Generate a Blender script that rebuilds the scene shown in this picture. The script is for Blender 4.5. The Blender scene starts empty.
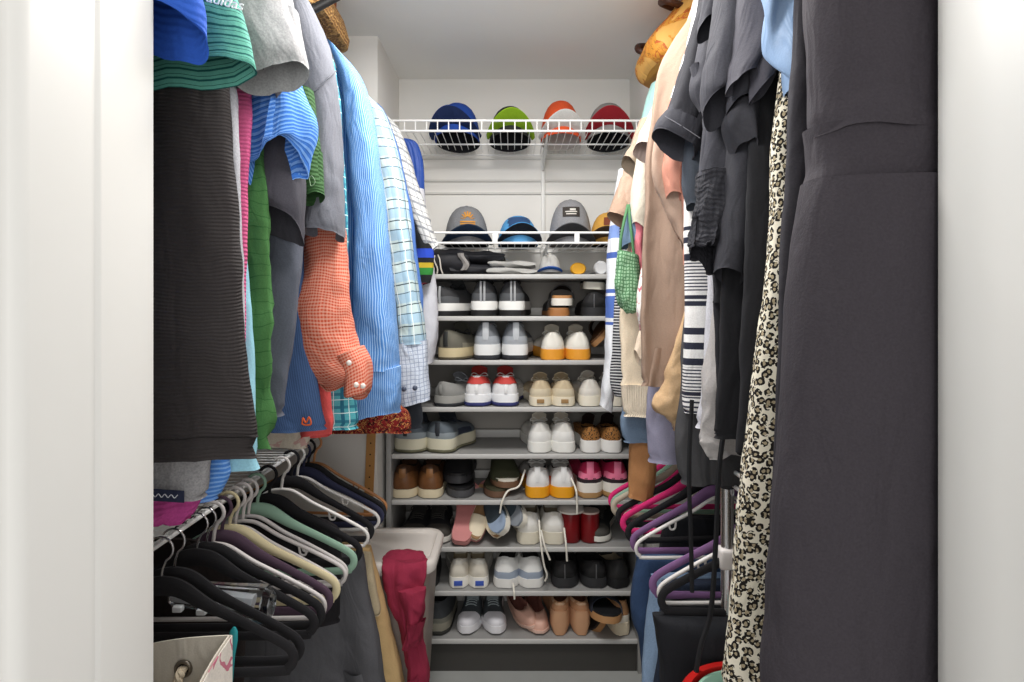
import bpy, bmesh, math, random
from mathutils import Vector, Matrix, Euler, noise
V = Vector
def nvec(p):
    """smooth noise vector, the same on every run"""
    k = 'PERLIN_ORIGINAL'
    return Vector((noise.noise(p + Vector((.37, 5.1, 9.7)), noise_basis=k), noise.noise(p + Vector((17.3, .61, 3.3)), noise_basis=k), noise.noise(p + Vector((4.9, 23.7, .83)), noise_basis=k))) * 0.85
PI = math.pi
scn = bpy.context.scene
COL = scn.collection
rnd = random.Random(7)

# ---------------------------------------------------------------- camera
F, CX, HY, CZ = 600.0, 512.0, 305.0, 1.29      # focal length in pixels, principal column, horizon row, eye height
cd = bpy.data.cameras.new('camera')
cd.sensor_width = 36.0
cd.lens = 36.0 * F / 1024.0
cd.shift_y = -(341.0 - HY) / 1024.0
cd.clip_start = 0.02
cam = bpy.data.objects.new('camera', cd)
cam.location = (0, 0, CZ)
cam.rotation_euler = (PI / 2, 0, 0)
COL.objects.link(cam)
scn.camera = cam

# ---------------------------------------------------------------- world, lights, exposure
w = bpy.data.worlds.new('daylit_room')
scn.world = w
w.use_nodes = True
w.node_tree.nodes['Background'].inputs[0].default_value = (1.0, 0.985, 0.96, 1)
w.node_tree.nodes['Background'].inputs[1].default_value = 0.62
def area(name, loc, rot, sx, sy, power, col=(1, 1, 1)):
    l = bpy.data.lights.new(name, 'AREA')
    l.shape = 'RECTANGLE'; l.size = sx; l.size_y = sy; l.energy = power; l.color = col
    o = bpy.data.objects.new(name, l); o.location = loc; o.rotation_euler = rot
    COL.objects.link(o)
    return o
area('room_fill_light', (0.05, -1.6, 1.5), (math.radians(94), 0, 0), 1.8, 1.7, 28, (1, 0.985, 0.97))  # unseen area light put in behind the camera for the room's light
area('closet_ceiling_light', (-0.02, 1.3, 2.17), (0, 0, 0), 0.34, 0.34, 18, (1, 0.975, 0.945))
l = bpy.data.lights.new('added_point_light', 'POINT'); l.energy = 8; l.shadow_soft_size = 0.09; l.color = (1, 0.975, 0.945)  # unseen point light, no globe here; added to brighten ceiling and walls
o = bpy.data.objects.new('added_point_light', l); o.location = (-0.02, 0.82, 1.80); COL.objects.link(o)
scn.view_settings.view_transform = 'Standard'
scn.view_settings.look = 'None'
scn.view_settings.gamma = 1.0
scn.view_settings.use_curve_mapping = False
scn.view_settings.exposure = 0.0

# ---------------------------------------------------------------- helpers
def px(x, y, d):
    """the point of the place seen at pixel (x, y), d metres in front of the lens"""
    return V(((x - CX) / F * d, d, CZ - (y - HY) / F * d))

def lin(c):
    if isinstance(c, str):
        c = c.lstrip('#'); c = [int(c[i:i + 2], 16) / 255 for i in (0, 2, 4)]
    return tuple((v / 12.92 if v <= 0.04045 else ((v + 0.055) / 1.055) ** 2.4) for v in c) + (1.0,)

MATS = {}
def nd(nt, t, **kw):
    n = nt.nodes.new(t)
    for k, v in kw.items(): setattr(n, k, v)
    return n
def mth(nt, op, a, b=None, c=None):
    n = nd(nt, 'ShaderNodeMath', operation=op)
    for i, v in enumerate((a, b, c)):
        if v is None: continue
        if isinstance(v, (int, float)): n.inputs[i].default_value = v
        else: nt.links.new(v, n.inputs[i])
    return n.outputs[0]
def mix(nt, f, a, b):
    n = nd(nt, 'ShaderNodeMix', data_type='RGBA')
    for i, v in ((0, f), (6, a), (7, b)):
        if isinstance(v, (int, float)): n.inputs[i].default_value = v
        elif isinstance(v, tuple): n.inputs[i].default_value = v
        else: nt.links.new(v, n.inputs[i])
    return n.outputs[2]
def base(name):
    m = bpy.data.materials.new(name); m.use_nodes = True
    nt = m.node_tree
    return m, nt, nt.nodes['Principled BSDF']

def plain(col, rough=0.6, metal=0.0, spec=0.4, var=0.06, scale=30, bump=0.0, bscale=200):
    key = ('p', col, rough, metal, var, bump, scale)
    if key in MATS: return MATS[key]
    m, nt, b = base('surface_' + str(col).lstrip('#'))
    tc = nd(nt, 'ShaderNodeTexCoord')
    nz = nd(nt, 'ShaderNodeTexNoise'); nz.inputs['Scale'].default_value = scale; nz.inputs['Detail'].default_value = 4
    nt.links.new(tc.outputs['Object'], nz.inputs['Vector'])
    c = lin(col)
    d = tuple(v * (1 - var * 2) for v in c[:3]) + (1,)
    e = tuple(min(1, v * (1 + var)) for v in c[:3]) + (1,)
    nt.links.new(mix(nt, nz.outputs[0], d, e), b.inputs['Base Color'])
    b.inputs['Roughness'].default_value = rough; b.inputs['Metallic'].default_value = metal
    b.inputs['Specular IOR Level'].default_value = spec
    if bump:
        n2 = nd(nt, 'ShaderNodeTexNoise'); n2.inputs['Scale'].default_value = bscale
        nt.links.new(tc.outputs['Object'], n2.inputs['Vector'])
        bp = nd(nt, 'ShaderNodeBump'); bp.inputs['Strength'].default_value = bump; bp.inputs['Distance'].default_value = 0.002
        nt.links.new(n2.outputs[0], bp.inputs['Height']); nt.links.new(bp.outputs[0], b.inputs['Normal'])
    MATS[key] = m
    return m

def fab(col, pat=None, rough=0.88, weave=0.25, heather=0.10, sheen=0.0, crease=0.55):
    """woven or knitted cloth; pat = list of (axis, period, duty, colour[, offset[, strength]]) laid over the ground colour, u/v in metres"""
    key = ('f', col, str(pat), rough, weave, heather, sheen, crease)
    if key in MATS: return MATS[key]
    m, nt, b = base('cloth_' + str(col).lstrip('#'))
    uv = nd(nt, 'ShaderNodeUVMap'); uv.uv_map = 'UVMap'
    sp = nd(nt, 'ShaderNodeSeparateXYZ'); nt.links.new(uv.outputs[0], sp.inputs[0])
    U, W = sp.outputs[0], sp.outputs[1]
    tc = nd(nt, 'ShaderNodeTexCoord')
    nz = nd(nt, 'ShaderNodeTexNoise'); nz.inputs['Scale'].default_value = 350; nz.inputs['Detail'].default_value = 3
    nt.links.new(tc.outputs['Object'], nz.inputs['Vector'])
    c = lin(col)
    cur = mix(nt, nz.outputs[0], tuple(v * (1 - heather * 2) for v in c[:3]) + (1,), tuple(min(1, v * (1 + heather * 2)) for v in c[:3]) + (1,))
    bumpsrc = None
    for p in (pat or []):
        kind = p[0]
        if kind in ('u', 'v'):
            per, duty, c2 = p[1], p[2], p[3]
            off = p[4] if len(p) > 4 else 0.0
            st = p[5] if len(p) > 5 else 1.0
            f = mth(nt, 'FRACT', mth(nt, 'MULTIPLY_ADD', U if kind == 'u' else W, 1.0 / per, off))
            k = mth(nt, 'MULTIPLY', mth(nt, 'LESS_THAN', f, duty), st)
            cur = mix(nt, k, cur, lin(c2))
        elif kind == 'z':              # a band woven across the cloth between two heights
            gp = nd(nt, 'ShaderNodeNewGeometry'); s3 = nd(nt, 'ShaderNodeSeparateXYZ'); nt.links.new(gp.outputs['Position'], s3.inputs[0])
            k = mth(nt, 'MULTIPLY', mth(nt, 'GREATER_THAN', s3.outputs[2], min(p[1], p[2])), mth(nt, 'LESS_THAN', s3.outputs[2], max(p[1], p[2])))
            if len(p) > 4: k = mth(nt, 'MULTIPLY', k, mth(nt, 'LESS_THAN', mth(nt, 'FRACT', mth(nt, 'MULTIPLY', s3.outputs[2], 1 / p[4])), p[5]))
            cur = mix(nt, k, cur, lin(p[3]))
        elif kind == 'rib':            # raised ribs across (v) or along (u)
            f = mth(nt, 'SINE', mth(nt, 'MULTIPLY', U if p[1] == 'u' else W, 2 * PI / p[2]))
            bumpsrc = f if bumpsrc is None else mth(nt, 'ADD', f, bumpsrc)
        elif kind == 'leopard':
            mp = nd(nt, 'ShaderNodeMapping'); mp.inputs['Scale'].default_value = (1, 0.75, 1)
            nt.links.new(uv.outputs[0], mp.inputs['Vector'])
            wz = nd(nt, 'ShaderNodeTexNoise'); wz.inputs['Scale'].default_value = 90
            nt.links.new(mp.outputs[0], wz.inputs['Vector'])
            ma = nd(nt, 'ShaderNodeVectorMath', operation='MULTIPLY_ADD')
            ma.inputs[1].default_value = (0.005, 0.005, 0); nt.links.new(wz.outputs[1], ma.inputs[0]); nt.links.new(mp.outputs[0], ma.inputs[2])
            vo = nd(nt, 'ShaderNodeTexVoronoi'); vo.inputs['Scale'].default_value = p[1]; vo.inputs['Randomness'].default_value = .72; vo.voronoi_dimensions = '2D'
            nt.links.new(ma.outputs[0], vo.inputs['Vector'])
            dd = vo.outputs['Distance']
            n3 = nd(nt, 'ShaderNodeTexNoise'); n3.inputs['Scale'].default_value = p[1] * 1.1; n3.inputs['Detail'].default_value = 1
            nt.links.new(uv.outputs[0], n3.inputs['Vector'])
            wob = mth(nt, 'MULTIPLY_ADD', n3.outputs[0], .30, -.15)
            d2 = mth(nt, 'ADD', dd, wob)
            ring = mth(nt, 'MULTIPLY', mth(nt, 'GREATER_THAN', d2, 0.20), mth(nt, 'LESS_THAN', d2, 0.50))
            dd = d2
            n5 = nd(nt, 'ShaderNodeTexNoise'); n5.inputs['Scale'].default_value = p[1] * 2.3; n5.inputs['Detail'].default_value = 0
            nt.links.new(uv.outputs[0], n5.inputs['Vector'])
            ring = mth(nt, 'MULTIPLY', ring, mth(nt, 'GREATER_THAN', n5.outputs[0], 0.40))
            core = mth(nt, 'LESS_THAN', dd, 0.30)
            cur = mix(nt, core, cur, lin(p[3]))
            cur = mix(nt, ring, cur, lin(p[2]))
        elif kind in ('blotch', 'paisley'):
            n4 = nd(nt, 'ShaderNodeTexNoise'); n4.inputs['Scale'].default_value = p[1]; n4.inputs['Distortion'].default_value = 2.5 if kind == 'paisley' else 0.4
            nt.links.new(uv.outputs[0], n4.inputs['Vector'])
            lo, hi = p[3], p[4]
            k = mth(nt, 'MULTIPLY', mth(nt, 'GREATER_THAN', n4.outputs[0], lo), mth(nt, 'LESS_THAN', n4.outputs[0], hi))
            cur = mix(nt, k, cur, lin(p[2]))
    nt.links.new(cur, b.inputs['Base Color'])
    b.inputs['Roughness'].default_value = rough
    b.inputs['Specular IOR Level'].default_value = 0.25
    if sheen: b.inputs['Sheen Weight'].default_value = sheen
    bp = nd(nt, 'ShaderNodeBump'); bp.inputs['Strength'].default_value = weave; bp.inputs['Distance'].default_value = 0.0015
    nt.links.new(nz.outputs[0], bp.inputs['Height'])
    mp2 = nd(nt, 'ShaderNodeMapping'); mp2.inputs['Scale'].default_value = (26, 9, 1); mp2.inputs['Rotation'].default_value = (0, 0, .22)
    nt.links.new(uv.outputs[0], mp2.inputs['Vector'])
    n9 = nd(nt, 'ShaderNodeTexNoise'); n9.inputs['Scale'].default_value = 1.0; n9.inputs['Detail'].default_value = 2; n9.inputs['Distortion'].default_value = .8
    nt.links.new(mp2.outputs[0], n9.inputs['Vector'])
    b9 = nd(nt, 'ShaderNodeBump'); b9.inputs['Strength'].default_value = crease; b9.inputs['Distance'].default_value = .012
    nt.links.new(n9.outputs[0], b9.inputs['Height']); nt.links.new(bp.outputs[0], b9.inputs['Normal'])
    out = b9.outputs[0]
    if bumpsrc is not None:
        b2 = nd(nt, 'ShaderNodeBump'); b2.inputs['Strength'].default_value = 0.4; b2.inputs['Distance'].default_value = 0.0015
        nt.links.new(bumpsrc, b2.inputs['Height']); nt.links.new(out, b2.inputs['Normal']); out = b2.outputs[0]
    nt.links.new(out, b.inputs['Normal'])
    MATS[key] = m
    return m

def glassy(col=(0.93, 0.95, 0.96), rough=0.06):
    m, nt, b = base('clear_acrylic')
    b.inputs['Base Color'].default_value = col + (1,)
    b.inputs['Transmission Weight'].default_value = 1.0
    b.inputs['Roughness'].default_value = rough; b.inputs['IOR'].default_value = 1.45
    return m

class MB:
    """collects shapes and links them as ONE mesh object"""
    def __init__(s): s.v = []; s.f = []; s.uv = []
    def add(s, vs, fs, uvs=None):
        o = len(s.v); s.v += [V(p) for p in vs]
        for i, f in enumerate(fs):
            s.f.append([o + k for k in f]); s.uv.append(uvs[i] if uvs else None)
        return s
    def bm(s, b, mat=None):
        b.verts.index_update()
        s.add([(mat @ v.co if mat else v.co.copy()) for v in b.verts], [[v.index for v in f.verts] for f in b.faces]); b.free()
        return s
    def box(s, c, size, r=0.0, rot=None, seg=2):
        b = bmesh.new(); bmesh.ops.create_cube(b, size=1)
        for v in b.verts: v.co = V((v.co.x * size[0], v.co.y * size[1], v.co.z * size[2]))
        if r > 0: bmesh.ops.bevel(b, geom=b.edges[:], offset=min(r, min(size) * 0.45), segments=seg, affect='EDGES', profile=0.5)
        M = Matrix.Translation(V(c)) @ (Euler(rot).to_matrix().to_4x4() if rot else Matrix())
        return s.bm(b, M)
    def tube(s, pts, r, n=8, closed=False, flat=None, cap=True):
        """a swept tube; r a number or one per point; flat = (normal, factor) squashes the section along normal"""
        pts = [V(p) for p in pts]; m = len(pts)
        rs = r if isinstance(r, (list, tuple)) else [r] * m
        T = []
        for i in range(m):
            a = pts[(i - 1) % m] if (closed or i > 0) else pts[i]
            c = pts[(i + 1) % m] if (closed or i < m - 1) else pts[i]
            t = c - a
            T.append(t.normalized() if t.length > 1e-9 else V((0, 0, 1)))
        up = V((0, 0, 1)) if abs(T[0].z) < 0.9 else V((1, 0, 0))
        if flat: up = V(flat[0])
        nrm = (up - T[0] * up.dot(T[0])).normalized()
        vs = []
        for i in range(m):
            if flat:
                q = V(flat[0]); q = q - T[i] * q.dot(T[i])
                if q.length > 1e-6: nrm = q.normalized()
            else:
                q = nrm - T[i] * nrm.dot(T[i])
                if q.length > 1e-6: nrm = q.normalized()
            bi = T[i].cross(nrm)
            k = flat[1] if flat else 1.0
            for j in range(n):
                a = 2 * PI * j / n
                vs.append(pts[i] + (nrm * math.cos(a) * k + bi * math.sin(a)) * rs[i])
        fs = []
        for i in range(m if closed else m - 1):
            for j in range(n):
                a, b2 = i * n + j, i * n + (j + 1) % n
                c, d = ((i + 1) % m) * n + (j + 1) % n, ((i + 1) % m) * n + j
                fs.append([a, b2, c, d])
        if not closed and cap:
            fs.append(list(range(n))[::-1]); fs.append([(m - 1) * n + j for j in range(n)])
        return s.add(vs, fs)
    def loft(s, rings, cap0=True, cap1=True, closed=True):
        n = len(rings[0]); vs = [p for r in rings for p in r]; fs = []
        for i in range(len(rings) - 1):
            for j in range(n if closed else n - 1):
                fs.append([i * n + j, i * n + (j + 1) % n, (i + 1) * n + (j + 1) % n, (i + 1) * n + j])
        if cap0: fs.append(list(range(n))[::-1])
        if cap1: fs.append([(len(rings) - 1) * n + j for j in range(n)])
        return s.add(vs, fs)
    def lathe(s, prof, c=(0, 0, 0), n=28, sx=1, sy=1):
        rings = [[V((c[0] + r * math.cos(2 * PI * j / n) * sx, c[1] + r * math.sin(2 * PI * j / n) * sy, c[2] + z)) for j in range(n)] for r, z in prof]
        return s.loft(rings)
    def grid(s, fn, nu, nv, th=0.0, uvs=1.0):
        """surface fn(u, v) for u, v in 0..1, given thickness th"""
        P = [[V(fn(i / nu, j / nv)) for j in range(nv + 1)] for i in range(nu + 1)]
        def nor(i, j):
            a = P[min(i + 1, nu)][j] - P[max(i - 1, 0)][j]; b = P[i][min(j + 1, nv)] - P[i][max(j - 1, 0)]
            q = a.cross(b); return q.normalized() if q.length > 1e-12 else V((0, 0, 1))
        vs = [P[i][j] for i in range(nu + 1) for j in range(nv + 1)]; N = nv + 1; fs = []; uv = []
        lu = (P[nu][nv // 2] - P[0][nv // 2]).length; lv = (P[nu // 2][nv] - P[nu // 2][0]).length
        for i in range(nu):
            for j in range(nv):
                fs.append([i * N + j, (i + 1) * N + j, (i + 1) * N + j + 1, i * N + j + 1])
                uv.append([(a / nu * lu, b / nv * lv) for a, b in ((i, j), (i + 1, j), (i + 1, j + 1), (i, j + 1))])
        if th:
            o = len(vs)
            vs += [P[i][j] - nor(i, j) * th for i in range(nu + 1) for j in range(nv + 1)]
            for k in range(nu * nv): fs.append([o + q for q in fs[k]][::-1]); uv.append(uv[k][::-1])
            for i in range(nu):
                for j in (0, nv):
                    q = [i * N + j, (i + 1) * N + j, o + (i + 1) * N + j, o + i * N + j]; fs.append(q if j else q[::-1]); uv.append([(i / nu * lu, j / nv * lv)] * 4)
            for j in range(nv):
                for i in (0, nu):
                    q = [i * N + j, i * N + j + 1, o + i * N + j + 1, o + i * N + j]; fs.append(q[::-1] if i else q); uv.append([(i / nu * lu, j / nv * lv)] * 4)
        return s.add(vs, fs, uv)
    def build(s, name, mat, parent=None, origin=(0, 0, 0), smooth=True, auto=None):
        me = bpy.data.meshes.new(name)
        O = V(origin)
        me.from_pydata([tuple(p - O) for p in s.v], [], s.f)
        if any(s.uv):
            L = me.uv_layers.new(name='UVMap')
            for poly, uv in zip(me.polygons, s.uv):
                for k, li in enumerate(poly.loop_indices):
                    if uv: L.data[li].uv = uv[k]
                    else:
                        q = me.vertices[poly.vertices[k]].co; L.data[li].uv = (q.x, q.z)
        me.materials.append(mat)
        if smooth:
            for p in me.polygons: p.use_smooth = True
            me.set_sharp_from_angle(angle=math.radians(auto or 50))
        me.update()
        o = bpy.data.objects.new(name, me)
        COL.objects.link(o)
        if parent: o.parent = parent
        else: o.location = O
        return o

def tag(o, label, cat, group=None):
    o['label'] = label; o['category'] = cat
    if group: o['group'] = group
    return o
def thing(name, loc, label, cat, group=None, rot=(0, 0, 0)):
    o = bpy.data.objects.new(name, None); o.location = loc; o.rotation_euler = rot
    o.empty_display_size = 0.05
    COL.objects.link(o)
    return tag(o, label, cat, group)
def struct(name, mb, mat, smooth=False):
    o = mb.build(name, mat, smooth=smooth); o['kind'] = 'structure'; return o

def cat(vals, t):
    """Catmull-Rom through vals (Vectors or floats) at t in 0..len-1"""
    n = len(vals); i = min(int(t), n - 2); f = t - i
    p1, p2 = vals[i], vals[i + 1]
    p0 = vals[i - 1] if i > 0 else p1 + (p1 - p2)
    p3 = vals[i + 2] if i + 2 < n else p2 + (p2 - p1)
    return 0.5 * ((2 * p1) + (p2 - p0) * f + (2 * p0 - 5 * p1 + 4 * p2 - p3) * f * f + (3 * p1 - p0 - 3 * p2 + p3) * f ** 3)
def spline(pts, n=6):
    pts = [V(p) for p in pts]
    return [cat(pts, i / n) for i in range((len(pts) - 1) * n + 1)]
def lerp(tab, s):
    for (a, x), (b, y) in zip(tab, tab[1:]):
        if s <= b:
            f = (s - a) / (b - a) if b > a else 0
            return x + (y - x) * f
    return tab[-1][1]

# a cloth tube: rings = (centre, half axis A, half axis B[, squareness])
def cloth(rings, sub=9, n=56, fold=0.006, k=9.0, f0=0.3, f1=1.0, drift=1.2, wr=0.004, wsc=14.0, seed=0, hem=0.035, cap=True, flare=0.0, mb=None, hemline=True, twist=0.0):
    mb = mb or MB()
    R = random.Random(seed * 77 + 5)
    ph = [R.uniform(0, 6.28) for _ in range(4)]
    Cs = [V(r[0]) for r in rings]; As = [V(r[1]) for r in rings]; Bs = [V(r[2]) for r in rings]
    Es = [r[3] if len(r) > 3 else 0.8 for r in rings]
    M = (len(rings) - 1) * sub
    out = []; 
    for i in range(M + 1):
        t = i / sub; v = i / M
        C, A, B, E = cat(Cs, t), cat(As, t), cat(Bs, t), cat(Es, t)
        bh = B.normalized(); la = A.length
        amp = fold * (f0 + (f1 - f0) * v)
        ring = []
        for j in range(n):
            th = 2 * PI * j / n
            c, s_ = math.cos(th), math.sin(th)
            x = math.copysign(abs(c) ** E, c); y = math.copysign(abs(s_) ** E, s_)
            kk = .975 if (hem and M > 8 and i == M - 1) else 1.0     # stitched hem line
            p = C + (A * x + B * y) * kk
            q = x * la * 2 * PI
            side = 1 if y > 0 else 0.75
            off = amp * (math.sin(q * k + ph[0] + drift * v * 2) * 0.6 + math.sin(q * k * 1.83 + ph[1] - drift * v) * 0.3 + math.sin(q * k * 0.47 + ph[2] + twist * v * 3) * 0.6)
            p = p + bh * off * side
            if wr:
                nv = nvec(V((p.x * wsc + seed * 3.1, p.y * wsc, p.z * wsc * 0.55)))
                n2 = nvec(V((p.x * wsc * 2.6 + 7 + p.z * wsc * .9, p.y * wsc * 2.6, p.z * wsc * 1.7 - p.x * wsc * .8 + seed)))
                p = p + (nv * 1.35 + n2 * .55) * wr * (0.5 + 0.5 * v)
            ring.append(p)
        out.append(ring)
    if hem:
        last = out[-1]; prev = out[-2]
        Cc = sum(last, V()) / n; up = (sum(prev, V()) / n - Cc)
        up = up.normalized()
        lipC = Cc
        out.append([Cc + (p - Cc) * 0.955 + up * 0.001 for p in last])
        out.append([Cc + (p - Cc) * 0.93 + up * hem for p in last])
        out.append([Cc + (p - Cc) * 0.88 + up * hem * 2.4 for p in last])
    # uv in metres
    mid = out[M // 2]
    us = [0.0]
    for j in range(n): us.append(us[-1] + (mid[(j + 1) % n] - mid[j]).length)
    vs_ = [0.0]
    for i in range(len(out) - 1): vs_.append(vs_[-1] + (sum(out[i + 1], V()) / n - sum(out[i], V()) / n).length)
    fs, uv = [], []
    for i in range(len(out) - 1):
        for j in range(n):
            fs.append([i * n + j, i * n + (j + 1) % n, (i + 1) * n + (j + 1) % n, (i + 1) * n + j])
            uv.append([(us[j], vs_[i]), (us[j + 1], vs_[i]), (us[j + 1], vs_[i + 1]), (us[j], vs_[i + 1])])
    if cap:
        fs.append(list(range(n))[::-1]); uv.append([(0, 0)] * n)
        if not hem: fs.append([(len(out) - 1) * n + j for j in range(n)]); uv.append([(0, 0)] * n)
    mb.add([p for r in out for p in r], fs, uv)
    return mb

def R2(x1, y1, x2, y2, d, t=0.03, d2=None, bz=0.0, e=0.85, bx=0.0):
    """cloth ring whose two visible edges sit at two pixels, d metres away, t half thickness in depth"""
    a, b = px(x1, y1, d), px(x2, y2, d2 if d2 else d)
    return ((a + b) / 2, (b - a) / 2, V((bx, t, bz)), e)
def body_rings(edge, d, wall, t=0.022, top=None, e=0.6, dd=0.0):
    """garment body hanging square to the rod: edge = pixels of its aisle edge, wall = x of its hidden edge"""
    rs = []
    ps = [px(x, y, d) for x, y in edge]
    if top:                                       # shoulders rising to the neck
        p0 = ps[0]; cx = (p0.x + wall) / 2
        rs.append((V((cx, d, top)), V(((p0.x - wall) * 0.16, 0, 0)), V((0, t * 0.6, 0)), e))
        rs.append((V((cx, d, top - 0.03)), V(((p0.x - wall) * 0.30, 0, 0)), V((0, t * 0.8, 0)), e))
    for p in ps:
        rs.append((V(((p.x + wall) / 2, d, p.z)), V(((p.x - wall) / 2, 0, 0)), V((0, t, 0)), e))
    return rs

# ---------------------------------------------------------------- the setting
WALLM = plain('#e9e7e2', 0.85, var=0.015, scale=6, bump=0.05, bscale=350)
CEILM = plain('#f5f4f0', 0.9, var=0.015, scale=5, bump=0.05, bscale=350)
TRIMM = plain('#e6e5e1', 0.38, var=0.012, scale=9, spec=0.4)
FLOORM = plain('#a3a5a2', 0.6, var=0.06, scale=14)
WIREM = plain('#f4f4f2', 0.35, var=0.01)
XL, XR, YB, ZC = -0.88, 0.80, 2.42, 2.20
def slab(name, lo, hi, mat):
    c = [(a + b) / 2 for a, b in zip(lo, hi)]; s_ = [b - a for a, b in zip(lo, hi)]
    return struct(name, MB().box(c, s_), mat)
slab('floor', (XL - 0.1, 0.3, -0.05), (XR + 0.1, YB + 0.1, 0), FLOORM)
slab('ceiling', (XL - 0.1, 0.5, ZC), (XR + 0.1, YB + 0.1, ZC + 0.05), CEILM)
slab('wall_left', (XL - 0.1, 0.5, 0), (XL, YB + 0.1, ZC), WALLM)
slab('wall_right', (XR, 0.5, 0), (XR + 0.1, YB + 0.1, ZC), WALLM)
slab('wall_back', (XL, YB, 0), (XR, YB + 0.1, ZC), WALLM)
slab('wall_back_left', (XL, 2.03, 0), (-0.455, YB, ZC), WALLM)      # boxed-out corner beside the shoe rack
slab('wall_back_right', (0.475, 2.03, 0), (XR, YB, ZC), WALLM)
slab('wall_front_left', (XL, 0.52, 0), (-0.415, 0.61, ZC), WALLM)
slab('wall_front_right', (0.48, 0.52, 0), (XR, 0.61, ZC), WALLM)
slab('baseboard_left', (-0.62, 2.016, 0), (-0.455, 2.03, 0.09), TRIMM)
slab('baseboard_back', (-0.455, YB - 0.014, 0), (0.475, YB, 0.09), TRIMM)
def jamb(name, prof, mat):
    """a door jamb: a profile in plan run up the opening"""
    n = len(prof)
    return struct(name, MB().loft([[V((x, y, z)) for x, y in prof] for z in (0.0, 2.3)]), mat, smooth=True)
# left jamb: casing bead, jamb face, stop with eased edges
jamb('trim_1', [(-0.55, 0.395), (-0.405, 0.395), (-0.398, 0.40), (-0.395, 0.41), (-0.395, 0.452), (-0.393, 0.458), (-0.388, 0.462), (-0.383, 0.466), (-0.380, 0.474),
                (-0.380, 0.545), (-0.3795, 0.547), (-0.3775, 0.549), (-0.377, 0.552), (-0.377, 0.630), (-0.379, 0.634), (-0.384, 0.636), (-0.55, 0.636)], TRIMM)
jamb('trim_2', [(.60, .395), (.475, .395), (.470, .40), (.468, .42), (.466, .50), (.463, .535), (.457, .56), (.4535, .575), (.4515, .60), (.4505, .622), (.4505, .634), (.453, .638), (.60, .638)][::-1], TRIMM)
for nm, z in (('grey_strip_1', px(0, 181, YB).z), ('grey_strip_2', px(0, 193.5, YB).z), ('grey_strip_3', px(0, 159, YB).z)):  # thin grey strips across the end wall
    slab(nm, (-0.455, YB - 0.008, z - 0.004), (0.475, YB, z + 0.004), plain('#cfcdc8', 0.6, var=0.02))

# ---------------------------------------------------------------- shoe rack
RF, RB = 2.10, 2.405                                   # front and back of the rack
LAM = plain('#9a9997', 0.55, var=0.04, scale=8)
EDGE = plain('#bdbcb9', 0.45, var=0.03, scale=8)
BACKM = plain('#a09c96', 0.7, var=0.04, scale=5)
ROWY = [275, 317, 361, 408, 455, 501, 548, 592, 640]
ROWZ = [px(0, y, RF).z for y in ROWY]
rack = thing('shoe_rack', (0.01, 2.25, 0), 'tall grey laminate shoe rack of nine shelves against the end wall', 'shoe rack')
o = (0.01, 2.25, 0)
for x in (-0.432, 0.450):
    MB().box((x, 2.252, 0.71), (0.018, 0.305, 1.42), 0.002).build('side_panel', LAM, rack, o)
MB().box((0.009, RB + 0.004, 0.73), (0.862, 0.006, 1.32)).build('back_panel', BACKM, rack, o)
for z in ROWZ:
    s = MB().box((0.009, (RF + RB) / 2 + 0.004, z - 0.0075), (0.862, RB - RF - 0.01, 0.013)).build('shelf', LAM, rack, o)
    MB().box((0.009, RF + 0.002, z - 0.0055), (0.862, 0.008, 0.017), 0.003).build('front_edge', EDGE, s, o)
    MB().box((0.009, RB - 0.02, z + 0.016), (0.862, 0.02, 0.032), 0.003).build('lit_strip', EDGE, s, o)  # pale bar standing in for the light on the shelf's rear ledge
MB().box((0.009, RF + 0.022, 0.05), (0.862, 0.014, 0.10)).build('kick_board', plain('#3d3b38', 0.7, var=0.03), rack, o)  # board coloured dark for the shade under the bottom shelf

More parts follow.
